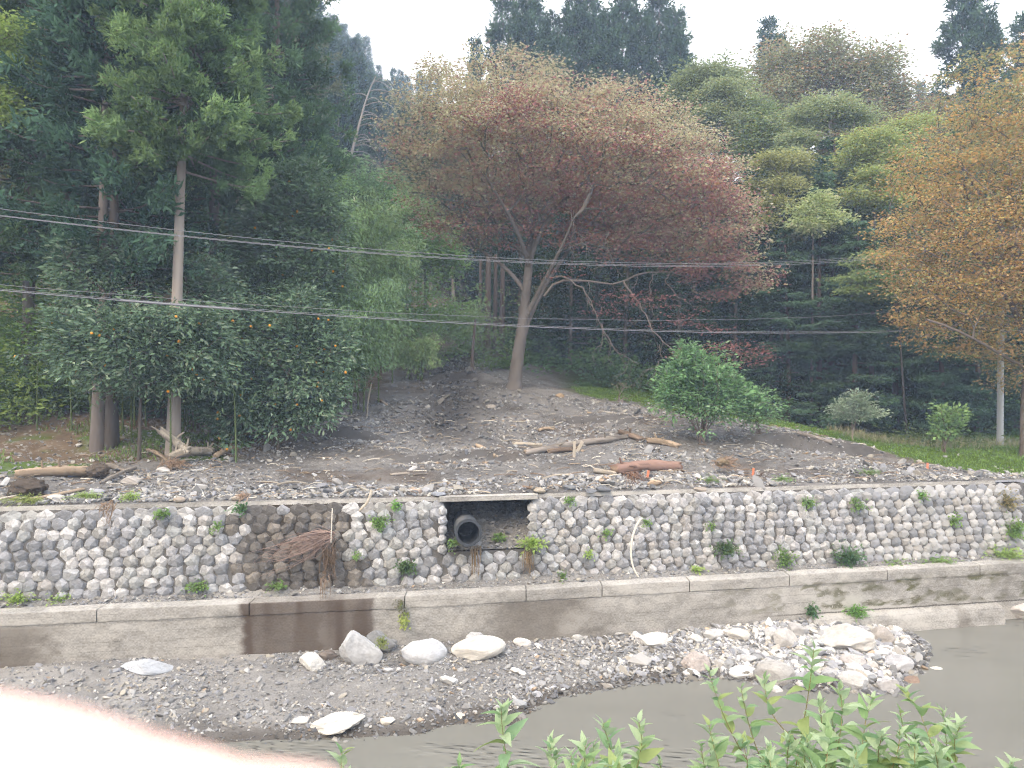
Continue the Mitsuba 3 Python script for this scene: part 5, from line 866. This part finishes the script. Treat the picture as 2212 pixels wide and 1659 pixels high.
for i, (lb, a, b, d, t) in enumerate([('upright board standing in front of the long grey log', (1240, 987), (1241, 953), 6, 'pale'), ('slanting split board beside the upright one', (1247, 975), (1259, 953), 7, 'pale'), ('salmon painted survey stake in front of the red log', (1398, 1036), (1401, 1016), 5, 'salmon'), ('salmon survey stake on the gravel, middle one of three', (1626, 1028), (1628, 1011), 4.5, 'salmon'), ('salmon survey stake far right near the grass', (2003, 1013), (2004, 1000), 4, 'salmon'), ('rusty broken stick by the fruit tree', (676, 900), (694, 880), 3.5, 'tan')]):
    g = shoot(*a, H, 17.6); w = d / F * g[1]; top = P(*b, g[1]); ax = unit(top - g + [0, 1e-4, 0]); L = np.linalg.norm(top - g) + .2; z = ax; x = unit(np.cross([0, 1, 0], z)); y = np.cross(z, x); v, f = box((0, 0, L / 2), (w, w * .6, L), bev=.004)
    v = v @ np.stack([x, y, z]) + g - ax * .2; m = MB(); m.add(v, f, (.62, .22, .13) if t == 'salmon' else WD[t]); lab(m.put(key('stake'), 'wood', smooth=30), lb, 'stake')
def rootwad(label, u, v, y, w, h, n, tone, seed, down=1.0, side=-1.0, name='root_tangle', len_=1.0, fan=False, ball=None):
    q = np.random.RandomState(seed + 60); c = P(u, v, y); mb = MB(); W_, H_ = w / F * y, h / F * y
    for i in range(n):
        s = q.normal(0, .18, 3) * [W_, .2, H_ * .5] + c; d = np.array([side * q.uniform(-.15, 1.0), -q.uniform(0, .5), -down * q.uniform(.05, .9) + (1 - down) * q.normal(0, .4)]) * [W_, .35, H_] * len_
        if fan: t_ = q.uniform(.25, 1.1); s = c + q.normal(0, .05, 3); d = np.array([side * t_ * W_, -.25 * t_, -t_ * q.uniform(.35, 1.15) * H_])
        p = spline([s, s + d * .5 + q.normal(0, .07, 3) * W_, s + d + q.normal(0, .1, 3) * W_], 7); r0 = q.uniform(.004, .016) * (1.8 if i < n * .12 else 1); v_, f_ = tube(p, np.linspace(r0, .003, 7), 4, False); mb.add(v_, f_, np.asarray(tone) * q.uniform(.55, 1.4))
    k = lab(key(name), label, 'roots'); lab(mb.plain(k + '__strands', 'bark', True), kind='stuff')
    if ball: q2 = trimesh.creation.icosphere(3); vv = np.array(q2.vertices); vv = vv * (1 + .8 * (fb(vv * 2.5 + seed, 3, seed)[:, None] - .5)); m2 = MB(); m2.add(vv * ball + c, q2.faces, np.asarray(tone) * .6 * (1 + (fb(vv * 6, 2, 1)[:, None] - .5))); m2.put(k + '__stump', 'wood', smooth=True)
    return k
rootwad('tangle of brown roots hanging on the wet stained stones', 716, 1156, 18.55, 130, 60, 95, (.30, .23, .17), 1, .75, -1, fan=True); rootwad('dark root strands dangling below the hanging root tangle', 715, 1185, 18.5, 50, 95, 60, (.15, .11, .08), 2, 1, .2)
rootwad('twisted grey root looping over the left wall top', 235, 1088, 17.75, 50, 60, 30, (.27, .20, .15), 3, .9, -.3); rootwad('heap of dark brushwood at the left edge of the wall top', 62, 1052, 19.0, 70, 30, 220, (.13, .105, .085), 4, .0, -.2, len_=.8, ball=(.42, .3, .22))
rootwad('tangle of roots at the end of the thick pale log', 212, 1016, 21.3, 40, 20, 120, (.17, .14, .115), 5, .0, .4, ball=(.3, .25, .2)); rootwad('upturned stump with a straw like root bunch above the right wall', 1560, 998, 23.4, 55, 26, 130, (.33, .26, .17), 6, .2, .5, ball=(.22, .18, .12))
rootwad('small clump of dark roots on the gravel at the far right', 1640, 1030, 22.6, 26, 14, 70, (.14, .10, .075), 7, .1, .1); rootwad('shredded bark hanging from the thick reddish log', 1368, 1022, 20.55, 60, 26, 60, (.20, .12, .085), 8, 1, .3)
rootwad('tangled dead roots by the left driftwood', 375, 1000, 22.5, 70, 18, 110, (.33, .245, .17), 9, .1, .3); rootwad('dry twigs and roots on the wall top left of the culvert', 525, 1070, 18.5, 34, 14, 60, (.36, .29, .2), 10, .2, -.2)
rootwad('bleached branch tangle across the channel head', 950, 742, 41, 110, 34, 120, (.33, .28, .24), 11, .1, -.1, len_=.9); rootwad('broken pale branches at the left of the channel head', 870, 730, 43, 90, 40, 110, (.26, .22, .18), 12, .0, .0, len_=.8)
for i, (lb, pts, y, w, t) in enumerate([('bleached stick leaning over the left wall edge', [(802, 1060), (797, 1078), (775, 1104)], 18.35, 7, 'pale'), ('long white peeled stick leaning on the right stone wall', [(1384, 1120), (1370, 1148), (1363, 1190), (1367, 1222), (1379, 1246)], 19.1, 5.5, 'white'), ('thin white root trickling down the wet stones', [(718, 1098), (716, 1140), (715, 1172)], 18.45, 2.5, 'white')]):
    c = spline([P(u, v, y + j * (-.06 if i else -.1)) for j, (u, v) in enumerate(pts)], 16); m = MB(); v, f = tube(c, np.linspace(1, .7, 16) * w / F * y / 2, 7); m.add(v, f, np.asarray(WD[t]) * (1 + .3 * (fb(v * 9, 2, 3)[:, None] - .5))); lab(m.put(key('stick'), 'wood', smooth=True), lb, 'stick')
q = np.random.RandomState(91); mb = MB()      # litter of twigs
for _ in range(900):
    x, y = q.uniform(-14, 14), 0; y = float(Yt(x)) + .3 + q.rand() ** 1.3 * 10
    if y > np.interp(x, *zip(*GRASS)) and x > 3: continue
    z = float(H(x, y)); a = q.uniform(0, 3.14) if q.rand() < .5 else q.normal(0, .35); l = q.uniform(.12, .6); d = np.array([math.cos(a), math.sin(a) * .8, q.normal(0, .12)]) * l; c = spline([np.array([x, y, z + .03]), np.array([x, y, z + .05]) + d * .5 + q.normal(0, .02, 3), np.array([x, y, z + .03]) + d], 4)
    mb.add(*tube(c, q.uniform(.006, .017), 4, False), np.asarray(WD[['pale', 'tan', 'grey', 'brown', 'white'][q.randint(5)]]) * q.uniform(.7, 1.2))
mb.put('twigs', 'wood', smooth=True); lab('twigs', 'broken twigs and sticks littering the debris', kind='stuff')

# ---------------------------------------------------------------- weeds on the walls
def weed(label, u, v, y, w, h, n, col, seed, L=.10, W_=.05, hang=0.0, name='weed', nl=6, stalk=(.16, .2, .08)):
    q = np.random.RandomState(seed + 20); c = P(u, v, y); ww, hh = w / F * y / 2, h / F * y / 2; mb, ms = MB(), MB(); root = c + [0, .12, -hh * .6 if not hang else hh * .8]
    for i in range(n):
        e = c + unit(q.normal(size=3)) * [ww, .16 + ww * .35, hh] * q.rand() ** .4 + [0, -.08, 0]; p = spline([root + q.normal(0, .04, 3), (root + e) / 2 + [0, -.03, .05], e], 6); ms.add(*tube(p, np.linspace(.006, .003, 6), 3, False), stalk)
        b = p[q.randint(2, 6, nl)] + q.normal(0, .05, (nl, 3)); d = (e - root)[None] * .6 + q.normal(0, .12, (nl, 3)) + [0, -.12, -.05]; v_, f_ = leaves(b, d, np.array([0, -.45, 1.]) + q.normal(0, .35, (nl, 3)), L * q.uniform(.6, 1.25, nl), W_, .15); mb.add(v_, f_, np.repeat(col(b, None), 4, 0))
    k = lab(key(name), label, 'weed'); lab(ms.plain(k + '__stalks', 'bark'), kind='stuff'); mb.plain(k + '__leaves', 'leaf'); return k
gr, gl, gd = green((.14, .23, .07), .2), green((.22, .32, .10), .2, (.30, .30, .08), .2), green((.085, .145, .065), .2)
def yface(v, u):                               # depth of the stone wall's face under a pixel
    y = 19.0
    for _ in range(8): x, z = (u - 1106) / F * y, CZ - (v - 829.5) / F * y; y = float(Yb(x) + (z - ZB) / (ZT - ZB) * (Yt(x) - Yb(x)))
    return y - .06
for i, (lb, u, v, w, h, n, c) in enumerate([('ivy like weed under the cap of the left wall', 520, 1098, 34, 26, 24, gd), ('creeping weed on the left wall right of the looping root', 352, 1110, 36, 16, 22, gr), ('big leafy weed on the left wall near the culvert', 820, 1126, 46, 44, 46, gr), ('small weed just under the left wall cap near the culvert', 858, 1090, 22, 24, 18, gr), ('leafy weed low on the wall below the culvert pipe, left', 880, 1222, 50, 36, 44, gd),
        ('weed tuft on the left wall beside the dark stain', 772, 1200, 16, 12, 8, gr), ('small creeper at mid height on the left wall', 470, 1138, 24, 16, 12, gr), ('weed low on the left wall by the stain', 430, 1268, 60, 12, 24, gr), ('broad leafed weed at the foot of the left wall, leftmost', 40, 1290, 90, 34, 30, gl), ('low weed right of the leftmost broad leafed one', 130, 1296, 50, 14, 14, gl), ('weed at the wall foot left of the stain', 600, 1264, 40, 14, 14, gr),
        ('rounded bush weed on the right wall, dark leafed', 1568, 1184, 72, 40, 80, gd), ('weed at the foot of the right wall, left of the biggest', 1692, 1202, 50, 52, 54, gr), ('biggest weed bush at the foot of the right wall', 1830, 1200, 86, 56, 130, gd), ('bright weed bush at the right end of the stone wall', 2165, 1196, 96, 40, 110, gl), ('weeds along the wall foot left of the bright bush', 2010, 1212, 110, 18, 50, gr), ('weed row between the two big bushes at the wall foot', 1930, 1218, 90, 16, 34, gr),
        ('small weed under the right wall cap near the culvert', 1230, 1082, 26, 16, 16, gr), ('sprig on the right wall by the white peeled stick, upper', 1310, 1150, 18, 20, 10, gr), ('sprig left of the white peeled stick, lower', 1272, 1196, 18, 20, 10, gl), ('sprig right of the white peeled stick', 1396, 1130, 18, 12, 9, gr), ('sprig at mid height of the right wall', 1535, 1136, 16, 12, 8, gr), ('weed on the right wall high at the right', 1745, 1086, 40, 22, 22, gr),
        ('weed at mid height near the right end of the wall', 1850, 1090, 40, 30, 26, gr), ('low sprig on the right wall by the dark bush weed', 1505, 1230, 30, 18, 14, gl), ('sprig below the culvert sill on the right', 1215, 1245, 22, 14, 10, gr), ('weed by the pipe mouth', 980, 1172, 22, 22, 14, gr), ('weeds inside the culvert right of the pipe', 1078, 1160, 30, 16, 20, gr), ('weed right under the right end of the wall cap', 1990, 1068, 30, 24, 18, gr), ('hanging weed near the right end of the stone wall', 2060, 1120, 30, 40, 22, gr),
        ('brownish dry weeds hanging at the right end of the wall', 2175, 1080, 50, 50, 50, green((.24, .19, .10), .2, (.14, .2, .07), .4)), ('green weeds covering the bank at the right end of the wall', 2190, 1140, 50, 60, 80, gr), ('moss like weed on the river wall cap at the right', 1740, 1272, 30, 14, 16, gd)]):
    weed(lb, u, v, yface(v, u) + (.5 if 'inside' in lb else 0), w, h, n, c, i)
k = weed('ferny pale green plant rooted in the wall right of the culvert', 1148, 1172, yface(1172, 1148) - .1, 66, 30, 70, gl, 90, L=.13, W_=.035)
rootwad('brown roots dangling below the ferny plant on the wall', 1142, 1190, yface(1190, 1142) - .12, 26, 60, 40, (.22, .17, .11), 40, 1, .0); rootwad('thin roots and straw hanging below the pipe', 1025, 1185, yface(1190, 1025) - .1, 26, 60, 34, (.24, .2, .12), 41, 1, .1); rootwad('dead root dangling below the hanging bush roots onto the ledge', 700, 1250, 18.1, 30, 60, 16, (.2, .15, .11), 42, 1, .3)
def yriver(v, u):
    y = 19.0
    for _ in range(8): y = float(Yl((u - 1106) / F * y))
    return y - .03
weed('fern at the foot of the river wall on the right', 1848, 1321, yriver(1321, 1848) - .1, 50, 30, 70, gr, 93, L=.14, W_=.03); weed('mossy weed on the river wall left of the fern', 1752, 1318, yriver(1318, 1752), 28, 34, 40, gd, 94); weed('round leafed creeper hanging in the wet crack of the river wall', 873, 1343, yriver(1343, 873), 16, 28, 16, gl, 95, L=.08, W_=.07, hang=1); weed('dark root filled weed in the crack of the river wall cap', 868, 1310, yriver(1310, 868), 12, 16, 14, green((.10, .10, .05), .2), 96, L=.06, W_=.03, hang=1)
weed('mossy grass beside the rough dark boulder', 826, 1388, 17.2, 26, 18, 40, green((.16, .17, .06), .2), 97, L=.08, W_=.02)
for i, (u, v, w) in enumerate([(60, 1086, 120), (185, 1079, 90), (285, 1080, 40), (1530, 1044, 60), (1690, 1041, 50), (1880, 1026, 60)]): g = shoot(u, v, H, 17.6); weed(['long grass tuft on the left wall top, leftmost', 'grass tuft on the left wall top beside the thin log', 'small grass tuft right of the looping root', 'sparse grass on the gravel above the right wall', 'sparse grass tuft further right above the wall', 'rightmost grass tuft on the gravel by the wall'][i], u, v - 6, g[1], w, 14, 60 if i < 3 else 26, gl if i < 3 else gr, 110 + i, L=.13, W_=.016, name='grass_tuft')

# ---------------------------------------------------------------- utility pole and wires
scene['pole_paint'] = {'type': 'principled', 'base_color': {'type': 'rgb', 'value': [.50, .50, .51]}, 'roughness': .7}
scene['cable_skin'] = {'type': 'principled', 'base_color': {'type': 'rgb', 'value': [.22, .22, .24]}, 'roughness': .4, 'specular': .6}
YP = 32.5; pb = P(2160, 962, YP); pt = P(2164, 520, YP); pz = pt - pb; kp = lab('utility_pole', 'pale grey concrete utility pole rising through the orange leaves', 'utility pole')
c = np.array([pb + pz * t - [0, 0, .3 * (t == 0)] for t in np.linspace(0, 1, 12)]); put(kp + '__pole', tube(c, np.linspace(.135, .105, 12), 16), 'pole_paint', smooth=50)
for a, b in (((2150, 519), (2205, 508)), ((2162, 706), (2176, 703))): put(key(kp + '__arm'), box((P(*a, YP - .16) + P(*b, YP - .16)) / 2, (abs(b[0] - a[0]) / F * YP, .07, .08), bev=.008), 'pole_paint')
for v in (598, 742): m = trimesh.creation.annulus(r_min=.125, r_max=.15, height=.06); put(key(kp + '__band'), (np.array(m.vertices) + P(2163, v, YP), np.array(m.faces)), 'pole_paint')
def wire(label, pts, rad, dy=0.0, wob=0.0, name='cable'):
    us = np.array([q[0] for q in pts], float); vs = np.array([q[1] for q in pts], float); A, B = P(2163, 0, YP)[:2], np.array([-13.0, 14.2]); s = np.linspace(-.0, 1.5, 70); xy = A + (B - A) * s[:, None]
    sl_ = []; k_s = []
    for u, v in zip(us, vs):
        t = (u - 1106) / F; q = (t * A[1] - A[0]) / ((B - A)[0] - t * (B - A)[1]); k_s.append(q); sl_.append(CZ - (v - 829.5) / F * (A + (B - A) * q)[1])
    z = np.polyval(np.polyfit(k_s, sl_, 2), s); p = np.column_stack([xy[:, 0], xy[:, 1] + dy, z]); p[:, 2] += wob * np.sin(s * 60)
    v, f = tube(p, rad, 6); put(key(name), (v, f), 'cable_skin', smooth=True); lab(f'{name}' if count[name] == 1 else f'{name}_{count[name] - 1:03d}', label, 'cable'); return p
wire('topmost of the three thin upper power lines', [(0, 442), (390, 502), (800, 541), (1106, 566), (1450, 570), (1700, 561), (1920, 543), (2163, 522)], .0065)
wire('middle one of the three thin upper power lines', [(0, 455), (390, 509), (800, 548), (1106, 571), (1450, 573), (1700, 563), (1920, 546), (2163, 527)], .0065, .1)
wire('lowest of the three thin upper power lines', [(0, 459), (390, 513), (800, 554), (1106, 577), (1450, 577), (1700, 568), (1920, 551), (2163, 532)], .0065, -.1)
wire('thin slightly wavy wire above the thick lower cable', [(0, 609), (300, 640), (600, 667), (900, 680), (1106, 685), (1450, 690), (1700, 684), (1950, 674)], .005, .05, .006)
pl_ = wire('thick lower cable crossing the whole view', [(0, 625), (240, 648), (500, 669), (800, 688), (1106, 705), (1500, 716), (1950, 716), (2163, 706)], .010, 0)
wire('thin messenger wire running just above the thick lower cable', [(0, 621), (240, 645), (500, 666), (800, 685), (1106, 702), (1500, 713), (1950, 713), (2163, 704)], .005, .02)
us = 1106 + F * pl_[:, 0] / pl_[:, 1]; m = (us > 236) & (us < 520); put('cable_sleeve', tube(pl_[m], .022, 10), 'cable_skin', smooth=40); lab('cable_sleeve', 'thick grey sleeve on the lower cable in front of the left trees', 'cable sleeve')

# ---------------------------------------------------------------- leafy stems on the near bank
def leaf_mesh(L, W, curl, fold, q):
    s = np.linspace(0, 1, 8); w = np.sin(np.pi * s ** .75) ** .9 * (1 - .25 * s) * W / 2; y = s * L; z = curl * L * s ** 2; v = []
    for i in range(8): v += [[-w[i], y[i], z[i] + fold * w[i] + .02 * W * math.sin(i * 2.4)], [0, y[i], z[i]], [w[i], y[i], z[i] + fold * w[i] + .02 * W * math.sin(i * 2.1 + 1)]]
    f = []
    for i in range(7): a = i * 3; f += [[a, a + 1, a + 4], [a, a + 4, a + 3], [a + 1, a + 2, a + 5], [a + 1, a + 5, a + 4]]
    return np.array(v), np.array(f)
q = np.random.RandomState(17); LV = []
for i in range(14):
    v, f = leaf_mesh(1, q.uniform(.38, .52), -q.uniform(.2, .6), q.uniform(.25, .6), q); c = np.array([(.31, .44, .22), (.26, .40, .19), (.36, .48, .27), (.21, .34, .17), (.34, .42, .18), (.42, .53, .34), (.28, .43, .25)][i % 7])
    LV.append(ply((v, f), f'near_leaf_{i % 7}', smooth=True)); scene[f'near_leaf_{i % 7}'] = {'type': 'principledthin', 'base_color': {'type': 'rgb', 'value': [float(x) for x in c]}, 'roughness': .45, 'diff_trans': .75, 'eta': 1.45}
def herb(label, u, v, ub, vb, y, seed, size=.158, gap=.075, side=2, tone=None, first=.0):
    r2 = np.random.RandomState(seed + 500); k = lab(key('leafy_plant'), label, 'plant'); tip, base = P(u, v, y), P(ub, vb, y + r2.uniform(-.15, .15)); gz = float(near_bank(np.array(base[0]), np.array(base[1]))); d = unit(tip - base); foot = base - d * max(.1, (base[2] - gz) / max(d[2], .4)) 
    stems_ = [(spline([foot, (foot + base) / 2 + r2.normal(0, .02, 3), base, (base * .5 + tip * .5) + r2.normal(0, .012, 3), tip], 26), 1.0)]
    main = stems_[0][0]
    for j in range(side):
        t = r2.uniform(.58, .85); p0 = main[int(t * 25)]; a = r2.uniform(0, 6.28); L = np.linalg.norm(tip - p0) * r2.uniform(.55, .85); e = p0 + np.array([math.cos(a) * .55, math.sin(a) * .45, .95]) * L; stems_.append((spline([p0, p0 * .5 + e * .5 + [math.cos(a) * .05, 0, -.03], e], 12), .8))
    for sp_, s in stems_:
        m = MB(); v_, f_ = tube(sp_, np.linspace(.0048, .0018, len(sp_)) * s, 6); m.add(v_, f_, np.array([.24, .21, .10]) * r2.uniform(.7, 1.2)); m.plain(key(k + '__stem'), 'bark', True)
        ln = np.r_[0, np.cumsum(np.linalg.norm(np.diff(sp_, axis=0), axis=1))]; tot = ln[-1]; at = tot; i = 0; a0 = r2.uniform(0, 3)
        while at > max(.05, tot - 1.15) :
            p = np.array([np.interp(at, ln, sp_[:, j]) for j in range(3)]); age = np.clip((tot - at) / .32, .0, 1)
            for h in (0, 1):
                a = a0 + i * 1.57 + h * 3.14 + r2.normal(0, .3); el = 1.15 - .95 * age + r2.normal(0, .2); o = np.array([math.cos(a) * math.cos(el), math.sin(a) * math.cos(el), math.sin(el)]); n = unit(np.array([0, 0, 1.]) + .3 * r2.normal(size=3) - o * .2); x = unit(np.cross(o, n)); n = np.cross(x, o); L = size * (.38 + .75 * age ** .8) * r2.uniform(.8, 1.2) * s
                M = np.eye(4); M[:3, 0] = x * L; M[:3, 1] = o * L; M[:3, 2] = n * L; M[:3, 3] = p; scene[key(k + '__leaf')] = {**LV[(r2.randint(7) if r2.rand() < .5 else 5 if age < .3 else r2.randint(14))], 'to_world': T(M)}
            at -= gap * (.35 + .65 * age) * r2.uniform(.8, 1.2); i += 1
    return k
for i, a in enumerate([('tallest leafy stem, rising at the left of the right clump', 1758, 1402, 1722, 1640, 3.9, 2), ('second leafy stem of the right clump from the left', 1815, 1490, 1800, 1660, 3.8, 2), ('third leafy stem, in the middle of the right clump', 1885, 1510, 1860, 1660, 3.7, 2), ('leafy stem with a curved tip leaning left over a long bare stalk', 1957, 1497, 2015, 1620, 3.9, 1), ('rightmost leafy stem by the muddy water', 2073, 1570, 2072, 1680, 3.8, 1),
        ('low leafy stem in front of the middle of the right clump', 1905, 1590, 1900, 1690, 3.5, 2), ('low bright leafy stem at the left foot of the right clump', 1705, 1600, 1700, 1700, 3.5, 2), ('low leafy stem between the tallest and the third', 1790, 1585, 1780, 1690, 3.4, 2), ('low drooping leafy stem right of the middle', 1975, 1612, 1985, 1690, 3.5, 2),
        ('single leafy stem left of centre, the tallest of the left group', 1083, 1530, 1098, 1660, 3.9, 1), ('leafy stem with dark buds in the bottom middle', 1303, 1568, 1330, 1670, 3.7, 1), ('pointed leafy stem right of the one with dark buds', 1380, 1560, 1372, 1670, 3.7, 1), ('leafy stem with broad leaves left of the one with dark buds', 1264, 1612, 1262, 1690, 3.5, 1), ('short leafy stem at the bottom, left of the broad leafed one', 1190, 1606, 1200, 1690, 3.6, 2),
        ('pointed leafy stem between the bottom middle and the right clump', 1532, 1568, 1560, 1680, 3.7, 1), ('leafy stem with drooping leaves left of the right clump', 1604, 1603, 1612, 1690, 3.6, 1), ('low leafy stem at the bottom right of the big clump', 2020, 1625, 2030, 1700, 3.4, 2), ('low leafy stem under the third leafy one', 1850, 1625, 1850, 1710, 3.3, 2), ('low leafy stem under the bottom middle pair', 1335, 1630, 1330, 1700, 3.4, 2), ('low leafy stem left of the pointed one before the right clump', 1660, 1640, 1655, 1710, 3.4, 1),
        ('single shoot tip peeking in at the bottom left of centre', 738, 1628, 742, 1700, 3.7, 0), ('small shoot tip at the bottom edge', 992, 1655, 990, 1720, 3.6, 0)]):
    herb(a[0], *a[1:6], i, side=a[6] + 1 if a[6] else 0)

# ---------------------------------------------------------------- the photographer's hand at the lower left of the lens
def hand():
    def B(pts): return [(np.array(p[:3]), p[3]) for p in pts]
    def U(u, v, y): return P(u, v, y)
    ch = [B([(*U(85, 2050, .026), .0075), (*U(-420, 1960, .028), .0081), (*U(-1400, 2330, .034), .0092), (*U(-2700, 2900, .036), .0098)]),
          B([(*U(490, 2130, .027), .0076), (*U(20, 2260, .031), .0085), (*U(-1100, 2750, .037), .0095), (*U(-2500, 3300, .040), .0102)])]
    for j in (1, 2): ch.append(B([(*(U(500 - j * 140, 2700 + j * 500, .03)), .0074 - .0006 * j), (*(U(-60 - j * 120, 2800 + j * 520, .036)), .0082), (*(U(-1100, 3250 + j * 560, .042)), .0092), (*(U(-2400, 3600 + j * 500, .044)), .01)]))
    palm = [c[-1] for c in ch]; w = np.mean([p[0] for p in palm], 0) + np.array([-.075, .004, -.03]); th = B([(*(palm[0][0] + [-.03, -.012, .0]), .013), (*(palm[0][0] + [.0, -.028, .012]), .0105), (*(palm[0][0] + [.028, -.03, .018]), .0092)])
    parts = []
    def ball(c, r): return manifold3d.Manifold.sphere(r, 24).translate(c.tolist())
    for c in ch + [th]:
        for a, b in zip(c, c[1:]): parts.append(manifold3d.Manifold.batch_hull([ball(*a), ball(*b)]))
    parts.append(manifold3d.Manifold.batch_hull([ball(p[0], p[1] * 1.15) for p in palm] + [ball(w, .02), ball(w + np.array([0, .0, -.03]), .02)])); parts.append(manifold3d.Manifold.batch_hull([ball(w + np.array([.01, 0, -.015]), .026), ball(w + np.array([-.14, -.05, -.10]), .034)])); parts.append(manifold3d.Manifold.batch_hull([ball(*th[0]), ball(w, .02), ball(palm[1][0], .01)]))
    m = manifold3d.Manifold.batch_boolean(parts, manifold3d.OpType.Add).refine_to_length(.005).to_mesh(); t = trimesh.Trimesh(m.vert_properties[:, :3], m.tri_verts, process=True); trimesh.smoothing.filter_taubin(t, iterations=12); return np.array(t.vertices), np.array(t.faces)
scene['skin'] = {'type': 'principled', 'base_color': {'type': 'rgb', 'value': [.82, .56, .48]}, 'roughness': .5, 'specular': .4}
put('person__hand', hand(), 'skin', smooth=True); lab('person', 'blurred pale pink fingertip of a person holding the camera, lower left', 'person')
